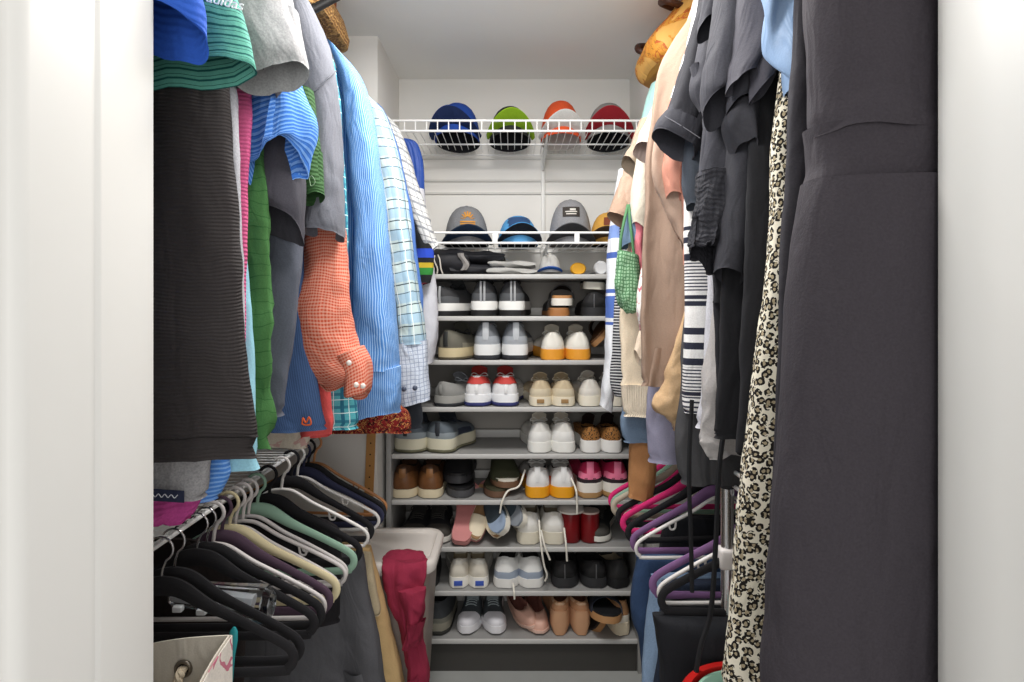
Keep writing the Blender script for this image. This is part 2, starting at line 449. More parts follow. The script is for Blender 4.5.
# ---------------------------------------------------------------- wire shelves
def wire_shelf(name, label, x0, x1, y0, y1, z, lip, along='x', lipn=0.038, deck=0.0254, up=True, rod=None, brackets=(), edge=1, rr=.0050, wr_=.0042):
    """ventilated wire shelf; the lip stands at y0 (along x) or at the aisle edge (along y)"""
    c = ((x0 + x1) / 2, (y0 + y1) / 2, z)
    t = thing(name, c, label, 'wire shelf')
    zl = z + (lip if up else -lip)
    fr, lp, dk = MB(), MB(), MB()
    if along == 'x':
        fr.tube([(x0, y0, z), (x1, y0, z)], 0.0042); lp.tube([(x0, y0, zl), (x1, y0, zl)], 0.0042)
        for y in (y0 + (y1 - y0) * 0.5, y1): fr.tube([(x0, y, z - 0.003), (x1, y, z - 0.003)], 0.0032, 6)
        n = int((x1 - x0) / deck)
        for i in range(n + 1):
            x = x0 + (x1 - x0) * i / n; dk.tube([(x, y0, z + 0.002), (x, y1, z + 0.002)], 0.0014, 5)
        if lipn:
            n = int((x1 - x0) / lipn)
            for i in range(n + 1):
                x = x0 + (x1 - x0) * i / n; lp.tube([(x, y0, z), (x, y0, zl)], 0.0022, 6)
        for x in brackets: lp.box((x, y0, (z + zl) / 2), (0.018, 0.006, abs(lip)), 0.002)
    else:
        xe, xw = (x0, x1) if edge < 0 else (x1, x0)     # aisle edge, wall edge
        fr.tube([(xe, y0, z), (xe, y1, z)], wr_); lp.tube([(xe, y0, zl), (xe, y1, zl)], wr_)
        for x in (xe + (xw - xe) * 0.5, xw): fr.tube([(x, y0, z - 0.003), (x, y1, z - 0.003)], 0.0032, 6)
        n = int((y1 - y0) / deck)
        for i in range(n + 1):
            y = y0 + (y1 - y0) * i / n; dk.tube([(xe, y, z + 0.002), (xw, y, z + 0.002)], 0.0014, 5)
        n = int((y1 - y0) / 0.10)
        for i in range(n + 1):
            y = y0 + (y1 - y0) * i / n; lp.tube([(xe, y, z), (xe, y, zl)], 0.0022, 6)
        if rod is not None:
            rx, rz = rod
            MB().tube([(rx, y0, rz), (rx, y1, rz)], rr, 12).build('hanging_rod', WIREM, t, c)
            for i in range(4):
                y = y0 + 0.04 + (y1 - y0 - 0.08) * i / 3
                MB().tube([(rx, y, rz), (rx, y, z)], 0.004, 6).build('rod_hook', WIREM, t, c)
                MB().tube([(xe, y, z), (xw, y, z - 0.20)], 0.005, 6).build('brace', WIREM, t, c)
    fr.build('frame', WIREM, t, c); lp.build('front_lip', WIREM, t, c); dk.build('deck', WIREM, t, c)
    return t
ZW1, ZW2 = px(0, 131, 2.09).z, px(0, 243, 2.09).z
W1 = wire_shelf('wire_shelf', 'high white wire shelf carrying four bright caps under the ceiling', -0.452, 0.472, 2.09, 2.415, ZW1, 0.036)
W2 = wire_shelf('wire_shelf', 'white wire shelf holding the grey caps just above the shoe rack', -0.452, 0.472, 2.09, 2.415, ZW2, 0.036, lipn=0, brackets=(px(495, 0, 2.09).x, px(577, 0, 2.09).x))
wire_shelf('wire_shelf', 'white wire shelf and rod under the wicker basket, full of men\'s shirts', XL, XL + 0.31, 0.66, 2.02, 2.04, 0.03, 'y', up=False, rod=(-0.60, 1.995), edge=1)
wire_shelf('wire_shelf', 'white wire shelf and rod carrying the blouses and the leopard dress', XR - 0.31, XR, 0.66, 2.02, 1.985, 0.03, 'y', up=False, rod=(0.53, 1.945), edge=-1)
wire_shelf('wire_shelf', 'low white wire shelf and rod crowded with mostly empty hangers', XL, XL + 0.312, 0.66, 2.02, 0.905, 0.002, 'y', up=False, rod=(-0.568, 0.904), edge=1, rr=.0028, wr_=.0028)
LS = wire_shelf('wire_shelf', 'low white wire shelf and rod carrying jeans on pink and purple hangers', XR - 0.34, XR, 0.66, 2.02, 0.945, 0.03, 'y', up=False, rod=(0.50, 0.905), edge=-1)
st = thing('shelf_standard', (px(543, 0, YB - 0.01).x, YB - 0.012, 1.3), 'slim white vertical shelf track running down the end wall behind the caps', 'shelf track')
so = st.location.copy()
MB().box((so[0], YB - 0.009, 1.72), (0.016, 0.016, 0.62), 0.002).build('track', TRIMM, st, so)
for z in (ZW1, ZW2):
    MB().loft([[V((so[0] + dx, y, zz)) for y, zz in ((YB - 0.016, z - 0.006), (YB - 0.016, z - 0.07), (2.15, z - 0.018), (2.11, z - 0.006))] for dx in (-0.003, 0.003)]).build('bracket', TRIMM, st, so, smooth=False)

# ---------------------------------------------------------------- shoes
WT = [(0, .34), (.03, .58), (.08, .72), (.16, .79), (.3, .78), (.45, .82), (.6, .94), (.72, 1.0), (.82, .96), (.9, .80), (.96, .56), (1, .26)]
HT = {'sneaker': [(0, .90), (.05, 1.0), (.12, .88), (.24, .80), (.36, .80), (.46, .86), (.55, .82), (.66, .68), (.78, .54), (.9, .47), (.97, .40), (1, .26)],
      'runner': [(0, .94), (.04, 1.0), (.12, .86), (.24, .76), (.36, .68), (.46, .68), (.56, .66), (.68, .58), (.8, .52), (.9, .46), (.97, .38), (1, .24)],
      'low': [(0, .96), (.05, 1.0), (.15, .84), (.3, .64), (.42, .64), (.5, .68), (.6, .66), (.72, .58), (.85, .52), (.95, .42), (1, .26)],
      'flat': [(0, .97), (.05, 1.0), (.2, .80), (.4, .68), (.55, .66), (.7, .70), (.8, .62), (.9, .52), (.97, .42), (1, .25)],
      'boot': [(0, .98), (.05, 1.0), (.2, 1.0), (.35, 1.0), (.44, .98), (.55, .80), (.68, .60), (.8, .50), (.92, .44), (1, .24)]}
def shoe(label, catname, cx, row, w, h, st, flip=False, yaw=0.0, group=None, L=0.262, side=1, d=2.13, roll=0.0, pitch=0.0, dz=0.0, xyz=None, name=None):
    sc = 2.16 / F
    W = w * sc / 2 * (1.0 if flip else 1.13)
    rec = 0.13 * max(0, CZ - ROWZ[row] - .05) / 2.2           # the opening seen beyond the heel rises in the picture; take that off the heel
    H = max(.075, h * sc - rec * .55) if not flip else .080
    H = h * sc * st['hk'] if 'hk' in st and not flip else H
    z0 = ROWZ[row] + 0.002
    X = (cx - CX) / F * (d + 0.03)
    loc = V(xyz) if xyz else V((X, d + (L if flip else 0), z0 + dz))
    t = thing(name or st.get('name', 'sneaker'), loc, label, catname, group, (pitch, roll, yaw + (PI if flip else 0)))
    sh = H * st.get('sole_h', 0.26); U = H - sh
    ht = HT[st.get('prof', 'sneaker')]
    s0, s1 = st.get('open', (0.06, 0.47))
    curve = lambda s: side * (0.010 * math.sin(PI * min(1, s * 1.1)) - 0.012 * s * s) 
    wid = lambda s: W * (st.get('heelw', 1.0) * (1 - s) + s) * lerp(WT, s)
    SS = [0, .02, .05, .09, .14, .2, .28, .36, .43, .47, .52, .58, .65, .72, .8, .87, .93, .97, 1.0]
    K = 6
    def outer(s, sd, f, off=0.0):
        hh = U * lerp(ht, s)
        op = s0 <= s <= s1
        hl = max(0, 1 - s / .22)
        red = (0.26 if op else 0.42) + .20 * hl
        ww = wid(s) * (1.0 - red * f ** (2.3 - .8 * hl)) * 0.985 + off
        bul = math.sin(PI * f) * 0.03 * W
        tilt = -0.004 * math.sin(PI * min(f * 1.2, 1)) if s < 0.06 else 0
        return V((curve(s) + sd * (ww + bul), s * L + tilt - (off if s < 0.03 else 0), sh + hh * (0.96 * f)))
    def ring(s):
        left = [outer(s, -1, i / (K - 1)) for i in range(K)]; right = [outer(s, 1, i / (K - 1)) for i in range(K)][::-1]
        hh = U * lerp(ht, s); zt = sh + hh
        a, b = left[-1], right[0]; y = s * L
        if s0 <= s <= s1:
            zin = sh + min(0.012, U * 0.3)
            dep = min(1, (s - s0) / 0.05 + 0.35) * min(1, (s1 - s) / 0.05 + 0.25)
            zl = lambda k: zt * (1 - k * dep) + zin * k * dep
            wi = (b.x - a.x) / 2; c = (a.x + b.x) / 2
            inner = [V((c - wi * .86, y, zl(.25))), V((c - wi * .72, y, zl(1))), V((c, y, zl(1))), V((c + wi * .72, y, zl(1))), V((c + wi * .86, y, zl(.25)))]
        else:
            inner = [a.lerp(b, k / 6) + V((0, 0, hh * 0.04 * math.sin(PI * k / 6) ** .6 * 1.0)) for k in range(1, 6)]
        return left + inner + right
    rings = [ring(s) for s in SS]; n = len(rings[0])
    up, li = MB(), MB()
    allv = [p for r in rings for p in r]
    fu, fl = [], []
    for i in range(len(SS) - 1):
        for j in range(n - 1):
            f = [i * n + j, i * n + j + 1, (i + 1) * n + j + 1, (i + 1) * n + j]
            inn = K - 1 <= j < n - K
            (fl if inn and (s0 <= SS[i] <= s1 and s0 <= SS[i + 1] <= s1 + 0.03) else fu).append(f)
    fu.append(list(range(n))[::-1]); fu.append([(len(SS) - 1) * n + j for j in range(n)])
    up.add(allv, fu); li.add(allv, fl)
    for m_ in (up, li):
        used = sorted({k for f in m_.f for k in f}); mp = {k: i for i, k in enumerate(used)}
        m_.v = [m_.v[k] for k in used]; m_.f = [[mp[k] for k in f] for f in m_.f]
    up.build('upper', st['upper'], t, smooth=True, auto=60)
    if fl: li.build('lining', st.get('lining', plain('#2b2a2a', .9)), t, auto=60)
    def solid(z0_, z1_, k0, k1, spring=0.0, toe=1.0, nm='sole', mat=None):
        rr = []
        for s in [0, .03, .08, .16, .3, .45, .6, .72, .82, .9, .96, 1.0]:
            ww = wid(s) + 0.003; y = s * L + (-0.004 if s == 0 else 0.004 if s == 1 else 0)
            lift = spring * max(0, (s - .72) / .28) ** 2
            c = curve(s); zz = [z0_ + lift, z0_ + (z1_ - z0_) * .35 + lift, z1_ + lift * 0.4]
            rr.append([V((c - ww * k0, y, zz[0])), V((c - ww * 1.03, y, zz[1])), V((c - ww * k1, y, zz[2])), V((c + ww * k1, y, zz[2])), V((c + ww * 1.03, y, zz[1])), V((c + ww * k0, y, zz[0]))])
        return MB().loft(rr).build(nm, mat, t, auto=70)
    oh = sh * st.get('out_h', 0.0)
    solid(oh, sh + 0.001, st.get('taper', 0.97), 0.985, 0.006, nm='sole', mat=st['sole'])
    if oh: solid(0, oh, 0.92, 1.0, 0.006, nm='outsole', mat=st['outsole'])
    def patch(s_hi, f0, f1, nm, mat, off=0.0016, s_lo=0.0, both=True):
        if s_lo == 0:
            path = [(s_hi * (1 - k / 6), -1) for k in range(7)] + [(s_hi * k / 6, 1) for k in range(7)]
            segs = [path]
        else:
            segs = [[(s_lo + (s_hi - s_lo) * k / 6, sd) for k in range(7)] for sd in (-1, 1)]
        for path in segs:
            mb = MB()
            vs = [outer(s, sd, f0 + (f1 - f0) * q / 4, off) for s, sd in path for q in range(5)]
            fs = [[i * 5 + q, (i + 1) * 5 + q, (i + 1) * 5 + q + 1, i * 5 + q + 1] for i in range(len(path) - 1) for q in range(4)]
            mb.add(vs, fs).build(nm, mat, t, auto=60)
    for a in st.get('patch', ()): patch(*a)
    if 'tab' in st:                                      # pull tab up the heel
        mt, tw, f0, f1 = st['tab']
        mb = MB()
        pts = []
        for q in range(7):
            f = f0 + (f1 - f0) * q / 6; p = outer(0, 1, min(f, 1.0), 0.0); z = p.z + max(0, f - 1) * U
            pts.append((curve(0), z))
        vs = [V((c + sx * tw, -0.0065 - 0.003 * math.sin(PI * i / 6), z)) for i, (c, z) in enumerate(pts) for sx in (-1, -.3, .3, 1)]
        for i, v_ in enumerate(vs):
            if i % 4 in (0, 3): v_.y += 0.003
        fs = [[i * 4 + q, i * 4 + q + 1, (i + 1) * 4 + q + 1, (i + 1) * 4 + q] for i in range(6) for q in ((0, 2) if st.get('twin') else (0, 1, 2))]
        mb.add(vs, fs).build('heel_tab', mt, t)
    if 'badge' in st:
        mt, bw, z0_, z1_ = st['badge']
        MB().box((curve(0), -0.0065, sh * (z0_ + z1_) / 2), (bw, 0.004, sh * (z1_ - z0_)), 0.0008).build('heel_label', mt, t)
    if st.get('toe'):
        mb = MB()
        ss = [.80, .84, .88, .92, .95, .98, 1.0]
        rr = []
        for s in ss:
            r = ring(s); c = sum(r, V()) / n
            rr.append([V((p.x + (p.x - c.x) * .03, p.y + 0.002 * (s > .9), p.z + 0.0016)) for p in r])
        mb.loft(rr, False, True, False).build('toe_cap', st['toe'], t, auto=60)
    if 'tongue' in st:
        zt = sh + U * lerp(ht, .47)
        tl = st.get('tongue_l', 0.04)
        def tf(u, v):
            x = curve(.45) + (u - .5) * W * .95; ss_ = .56 - .17 * v
            z = sh + U * lerp(ht, .56) * (1 - v) + (zt + U * tl) * v + 0.003 - 0.010 * (2 * u - 1) ** 2
            return (x, ss_ * L, z)
        MB().grid(tf, 8, 6, 0.004).build('tongue', st['tongue'], t)
    if 'lace' in st:
        mb = MB()
        for s in (.50, .545, .59, .635, .68):
            wl = wid(s) * .50; hh = sh + U * lerp(ht, s)
            mb.tube([V((curve(s) + wl * k, s * L, hh + 0.003 + 0.003 * (1 - k * k) - 0.004 * abs(k) ** 3)) for k in (-1, -.5, 0, .5, 1)], 0.0022, 6)
        zt = sh + U * lerp(ht, .49) + 0.006
        for sg in (-1, 1):
            mb.tube(spline([(curve(.5), .5 * L, zt), (curve(.5) + sg * .02, .46 * L, zt + 0.012), (curve(.5) + sg * .032, .48 * L, zt + 0.001), (curve(.5) + sg * .008, .51 * L, zt)], 5), 0.0017, 6)
        mb.build('lace', st['lace'], t)
    return t

def P_(c, r=0.6, **k): return plain(c, r, **k)
WH = P_('#efeeea', .5, var=.02); OFF = P_('#e4ddcd', .55, var=.03); CRM = P_('#dccfb4', .7, var=.04); BLK = P_('#1d1d1f', .65, var=.04); DGY = P_('#3a3b3d', .75, var=.06)
MGY = P_('#7d8085', .7, var=.06); LGY = P_('#b4b8bd', .65, var=.04); TAN = P_('#a87c4f', .6, var=.08); DKL = P_('#2a2725', .9); GUM = P_('#b98a57', .6, var=.05)
SHOES = dict(
 black_tab=dict(twin=1, upper=P_('#39393b', .8, var=.08, bump=.3), sole=WH, outsole=BLK, out_h=.42, sole_h=.42, prof='sneaker', tab=(P_('#a9abad', .5), .010, .0, 1.12), tongue=DGY, lace=BLK, lining=DKL, patch=[(.22, .0, .45, 'heel_counter', P_('#55575a', .6))]),
 olive=dict(upper=P_('#6a675c', .75, var=.08), sole=P_('#cdbd97', .6, var=.04), outsole=P_('#5b5342', .7), out_h=.22, sole_h=.38, prof='runner', tab=(P_('#2c2d2c'), .009, .1, 1.0), lining=DKL, lace=DGY, tongue=P_('#57554c'), patch=[(.5, .0, .35, 'side_overlay', P_('#8b8676', .7), .0016, .12)]),
 grey_run=dict(upper=P_('#7c8086', .65, var=.06, bump=.2), sole=P_('#e6e7e6', .5, var=.02), outsole=P_('#33353a', .7), out_h=.30, sole_h=.40, prof='runner', lining=P_('#3c3f44', .9), lace=LGY, tongue=MGY, tab=(P_('#c4c8cc', .4), .011, .25, 1.1), patch=[(.30, .0, .42, 'heel_counter', P_('#a9aeb4', .35)), (.75, .05, .35, 'side_overlay', P_('#c9cdd1', .4), .0016, .32)]),
 white_orange=dict(upper=P_('#ece8dd', .7, var=.03), sole=P_('#e39a2e', .55, var=.03), sole_h=.36, prof='runner', lining=P_('#ddd6c5', .9), lace=WH, tongue=OFF, patch=[(.35, .0, .22, 'heel_counter', P_('#f4f0e6', .5))]),
 red_white=dict(upper=P_('#e9e9ea', .6, var=.03), sole=P_('#edeef0', .5, var=.02), outsole=P_('#3a3f77', .6), out_h=.32, sole_h=.36, prof='runner', lining=P_('#bf3b38', .8), lace=WH, tongue=P_('#b43a35'), patch=[(.20, .62, 1.0, 'collar', P_('#c6453f', .7)), (.45, .25, .6, 'side_overlay', P_('#b8bfd0', .4), .0016, .18)], tab=(P_('#f2f2f2'), .006, .1, .6)),
 beige=dict(upper=P_('#cdbb9b', .8, var=.04, bump=.2), sole=P_('#e7ddc6', .6, var=.03), sole_h=.34, prof='low', lining=P_('#b9a888', .9), lace=P_('#e9dfca'), tongue=P_('#cdbb9b'), badge=(P_('#9c7b50'), .026, .35, .8), patch=[(.24, .0, .55, 'heel_counter', P_('#d8cbb0', .6))]),
 cream=dict(upper=P_('#dfdad0', .6, var=.03), sole=P_('#ece5d3', .55, var=.03), sole_h=.36, prof='low', lining=P_('#c9c2b2', .9), lace=P_('#e9e4d8'), tongue=P_('#dfdad0'), patch=[(.3, .0, .5, 'heel_counter', P_('#e8e3d9', .5))]),
 grey_thick=dict(upper=P_('#5d666e', .75, var=.08, bump=.3), sole=P_('#d2cdb6', .6, var=.04), outsole=P_('#6d6b55', .7), out_h=.22, sole_h=.42, prof='runner', lining=P_('#22262d', .9), lace=P_('#2e3440'), tongue=P_('#2c3038'), tab=(P_('#2b2f36'), .009, .2, 1.05), patch=[(.30, .0, .40, 'heel_counter', P_('#8e979c', .6)), (.70, .1, .6, 'side_overlay', P_('#2d3342', .7), .0016, .34)]),
 white_low=dict(upper=P_('#e6e4de', .5, var=.02), sole=P_('#ecebe5', .5, var=.02), sole_h=.32, prof='runner', lining=P_('#8e8c88', .9), lace=WH, tongue=OFF, patch=[(.3, .0, .6, 'heel_counter', P_('#efeeea', .4))]),
 leopard_slip=dict(upper=None, sole=P_('#eceae6', .5, var=.02), sole_h=.46, prof='low', lining=P_('#1c1412', .9), tongue=P_('#241917')),
 brown=dict(upper=P_('#4c311f', .5, var=.16, scale=60), sole=P_('#d6c8aa', .6, var=.04), sole_h=.24, prof='sneaker', lining=P_('#241a14', .9), lace=P_('#3a2a1f'), tongue=P_('#4a3322'), patch=[(.20, .05, .75, 'heel_counter', P_('#6f4829', .4, var=.2, scale=60))], tab=(P_('#845a34', .4), .012, .55, 1.0)),
 orange_yellow=dict(upper=P_('#d7d4d0', .6, var=.04), sole=P_('#eaa21c', .5, var=.03), sole_h=.34, prof='runner', lining=P_('#2a2a2c', .9), lace=WH, tongue=P_('#c9c7c4'), patch=[(.10, .0, .85, 'heel_counter', P_('#efeeec', .5)), (.5, .0, .5, 'side_overlay', P_('#de6a33', .6), .0016, .11)], tab=(P_('#f3f3f2'), .010, .3, 1.12)),
 pink_black=dict(upper=P_('#b5224f', .7, var=.05), sole=P_('#e9e4da', .55, var=.03), outsole=P_('#b08a5b', .6), out_h=.36, sole_h=.40, prof='sneaker', lining=P_('#3b1420', .9), lace=P_('#c12a58'), tongue=P_('#b5224f'), tongue_l=.45, tab=(P_('#ef7fa0', .6), .0125, .22, 1.15), patch=[(.26, .0, .30, 'heel_counter', P_('#2f2429', .6)), (.10, .24, .55, 'heel_cradle', P_('#ec7d9d', .6))]),
 black_white=dict(upper=P_('#222326', .75, var=.08, bump=.3), sole=P_('#e5e2d9', .55, var=.03), sole_h=.26, prof='sneaker', lining=P_('#141415', .9), lace=P_('#3c3a37'), tongue=P_('#2f2e2d'), toe=P_('#47443f', .8)),
 trainer_white=dict(upper=P_('#dedad0', .6, var=.04), sole=P_('#dcd5c2', .55, var=.04), sole_h=.36, prof='sneaker', lining=P_('#8a7e69', .9), lace=OFF, tongue=P_('#c9c0ab'), tongue_l=.35, patch=[(.26, .0, .45, 'heel_counter', P_('#ebe8e0', .5)), (.16, .45, .98, 'heel_cradle', P_('#e6e4de', .55))]),
 keds=dict(upper=P_('#e9e5da', .7, var=.03), sole=P_('#f0ede5', .5, var=.02), sole_h=.36, prof='low', lining=P_('#a89a80', .9), lace=P_('#d6c9ad'), tongue=P_('#ddd6c6'), badge=(P_('#3b57b0'), .030, .25, .72), patch=[(.12, .0, .8, 'heel_counter', P_('#ded7c8', .6))]),
 white_blue=dict(upper=P_('#dfdfdc', .55, var=.03), sole=P_('#e9e7e2', .5, var=.02), sole_h=.28, prof='sneaker', lining=P_('#2c2b2b', .9), lace=P_('#9c9a95'), tongue=P_('#5c5c5e'), patch=[(.30, .0, .40, 'heel_counter', P_('#a3afc0', .5)), (.16, .40, .98, 'heel_cradle', P_('#e9e9e6', .5))]),
 black_blk=dict(upper=P_('#222122', .7, var=.08), sole=P_('#2e2e30', .6, var=.04), sole_h=.36, prof='low', lining=P_('#0f0f10', .9), tab=(P_('#6a6a6c', .5), .002, .0, .95), patch=[(.25, .0, .35, 'heel_counter', P_('#1a1a1b', .5))]),
 black_fur=dict(upper=P_('#242323', .7, var=.08), sole=P_('#19191a', .6, var=.04), sole_h=.30, prof='low', lining=P_('#a89a83', .95, bump=.6), tongue=P_('#2a2a2a'), lace=P_('#3a3937')),
 dark_boot=dict(upper=P_('#3c3f42', .8, var=.08, bump=.3), sole=P_('#8b8779', .6, var=.04), outsole=P_('#3a3a36', .7), out_h=.35, sole_h=.34, prof='boot', lining=P_('#191a1b', .9), tongue=P_('#33363a'), lace=P_('#2a2b2d'), patch=[(.22, .0, .28, 'heel_counter', P_('#77766c', .6))]),
 grey_toe=dict(upper=P_('#4c5256', .7, var=.08, bump=.3), sole=P_('#e6e5e8', .5, var=.02), sole_h=.34, prof='sneaker', lining=P_('#161718', .9), tongue=P_('#8d989c', .6), tongue_l=.1, lace=P_('#9aa5a8'), toe=P_('#dcdbe0', .5)),
 pink_flat=dict(name='ballet_flat', upper=P_('#dcae9b', .5, var=.04), sole=P_('#e3bfae', .55, var=.03), sole_h=.16, prof='flat', open=(.05, .74), lining=P_('#9a6459', .8)),
 tan_wedge=dict(name='wedge_pump', upper=P_('#c9956f', .5, var=.05), sole=P_('#c99a76', .5, var=.05), sole_h=.72, hk=.85, taper=.72, prof='flat', open=(.05, .72), lining=P_('#7d4d3b', .8), heelw=.9, patch=[(.30, .72, .99, 'collar', P_('#e2bb98', .45))]),
 tan_boat=dict(name='loafer', upper=P_('#b98b63', .55, var=.06), sole=P_('#e2d5bb', .55, var=.04), sole_h=.34, prof='low', open=(.05, .55), lining=P_('#5d4230', .9), patch=[(.25, .0, .4, 'heel_counter', P_('#efe8da', .5))]),
)
m, nt, b = base('leopard_calf_hair')
tc = nd(nt, 'ShaderNodeTexCoord'); vo = nd(nt, 'ShaderNodeTexVoronoi'); vo.inputs['Scale'].default_value = 160
nt.links.new(tc.outputs['Object'], vo.inputs['Vector'])
nt.links.new(mix(nt, mth(nt, 'LESS_THAN', vo.outputs['Distance'], .38), lin('#9c6a34'), lin('#2c1a0d')), b.inputs['Base Color']); b.inputs['Roughness'].default_value = .8
SHOES['leopard_slip']['upper'] = m
def pair(row, x1, x2, w, h, st, desc, catname, group, flip=False, yaw=(0.03, -0.03), d=2.13, shelf='', l1=None, l2=None, **k):
    a, b_ = ('left-foot', 'right-foot') if not flip else ('right-foot', 'left-foot')
    for cx, foot, sd, yw, lab in ((x1, a, 1, yaw[0], l1), (x2, b_, -1, yaw[1], l2)):
        shoe(lab or '%s %s %s' % (foot, desc, shelf), catname, cx, row, w, h, SHOES[st], flip, yw, group, side=sd if not flip else -sd, d=d, **k)

# row 1 .. row 8 (index 0 is the top board of the rack)
shoe('black sneaker in profile beside the light grey shirt, one shelf below the black bag', 'sneaker', 440, 1, 26, 30, SHOES['black_tab'], yaw=-0.42)
pair(1, 483, 513, 28, 35, 'black_tab', 'black sneaker with twin grey heel lines and white sole', 'sneaker', 'black sneakers with grey heel lines', shelf='below the grey bag')
shoe('olive grey running shoe with a tan sole, angled beside the pale plaid sleeve', 'sneaker', 447, 2, 29, 31, SHOES['olive'], yaw=-0.36)
pair(2, 486, 516, 28, 38, 'grey_run', 'silver grey running shoe with white sole', 'sneaker', 'silver grey running shoes', shelf='on the shelf below the black sneakers')
pair(2, 552, 579, 26, 29, 'white_orange', 'off-white shoe with a bright orange sole', 'sneaker', 'white shoes with orange soles', shelf='on the third rack board')
shoe('grey suede shoe turned sideways under the plaid shirt cuff', 'sneaker', 442, 3, 29, 27, dict(SHOES['grey_run'], upper=P_('#8b8b88', .8), sole=P_('#a3a29d', .6), patch=[], tab=(P_('#8b8b88'), .008, .2, .9)), yaw=-0.5)
pair(3, 477, 506, 29, 33, 'red_white', 'white running shoe with red collar and navy outsole', 'sneaker', 'white running shoes with red collars', shelf='on the fourth rack board')
pair(3, 540, 564, 25, 28, 'beige', 'beige canvas shoe with a small tan heel label', 'sneaker', 'beige canvas shoes', shelf='on the fourth rack board')
pair(3, 589, 613, 24, 29, 'cream', 'cream shoe with thick pale sole', 'sneaker', 'cream shoes with pale soles', shelf='beside the beige canvas pair')
pair(4, 407, 439, 34, 35, 'grey_thick', 'grey shoe with thick cream sole', 'sneaker', 'grey shoes with thick cream soles', shelf='beside the red patterned cloth', yaw=(-0.22, -0.30), L=.22)
pair(4, 539, 564, 26, 34, 'white_low', 'all-white leather sneaker', 'sneaker', 'all-white sneakers', shelf='above the yellow-soled runners')
pair(4, 590, 612, 22, 29, 'leopard_slip', 'leopard heeled slip-on with thick white sole', 'sneaker', 'leopard slip-ons', shelf='beside the all-white sneakers')
pair(5, 404, 431, 28, 38, 'brown', 'worn brown leather shoe with cream sole', 'shoe', 'brown leather shoes', shelf='next to the black slides')
pair(5, 537, 563, 27, 36, 'orange_yellow', 'white and orange runner with yellow sole', 'sneaker', 'orange and yellow runners', shelf='with trailing laces')
pair(5, 589, 616, 28, 41, 'pink_black', 'pink sneaker with black heel and cream sole', 'sneaker', 'pink and black sneakers', shelf='under the leopard slip-ons')
pair(6, 412, 438, 28, 42, 'black_white', 'black lace shoe with white sole', 'sneaker', 'black shoes with white soles', flip=True, shelf='behind the laundry hamper')
pair(6, 528, 554, 26, 38, 'trainer_white', 'cream white trainer with loose hanging laces', 'sneaker', 'cream trainers with loose laces', shelf='above the black shoes')
shoe('black sneaker with white sole half behind the pink hangers', 'sneaker', 616, 6, 30, 40, SHOES['black_white'], True, -0.35)
pair(7, 459, 480, 22, 36, 'keds', 'white canvas shoe with a blue heel label', 'sneaker', 'white canvas shoes with blue heel labels', shelf='beside the hamper rim', yaw=(0.08, 0.05))
pair(7, 504, 533, 28, 38, 'white_blue', 'white sneaker with grey blue heel', 'sneaker', 'white sneakers with grey blue heels', shelf='under the hanging laces', yaw=(-0.14, 0.10))
pair(7, 564, 595, 29, 34, 'black_blk', 'plain black shoe with a thin grey heel seam', 'shoe', 'plain black shoes', shelf='near the jeans')
shoe('black fleece-lined shoe at the jeans end of the board', 'shoe', 620, 7, 26, 36, SHOES['black_fur'], False, 0.35)
shoe('dark shoe in shadow tucked against the hamper', 'shoe', 430, 7, 18, 34, SHOES['black_blk'], False, 0.1)
shoe('charcoal high-cut hiking shoe in the bottom corner by the hamper', 'boot', 437, 8, 27, 42, SHOES['dark_boot'])
pair(8, 468, 495, 23, 41, 'grey_toe', 'grey lace sneaker with a white toe cap', 'sneaker', 'grey sneakers with white toes', flip=True, shelf='on the bottom board')
shoe('blush ballet flat lying half on its side against its mate', 'ballet flat', 514, 8, 19, 40, SHOES['pink_flat'], True, 0.25, roll=0.35, dz=0.012)
shoe('blush ballet flat standing upright beside the tan wedge pumps', 'ballet flat', 536, 8, 24, 40, SHOES['pink_flat'], True)
pair(8, 559, 581, 23, 38, 'tan_wedge', 'tan wedge pump with a tall heel', 'pump', 'tan wedge pumps', shelf='beside the navy sandal', yaw=(0.0, 0.0))
shoe('brown loafer tucked behind the blue jeans on the bottom board', 'loafer', 622, 8, 20, 44, SHOES['tan_boat'], False, 0.3)

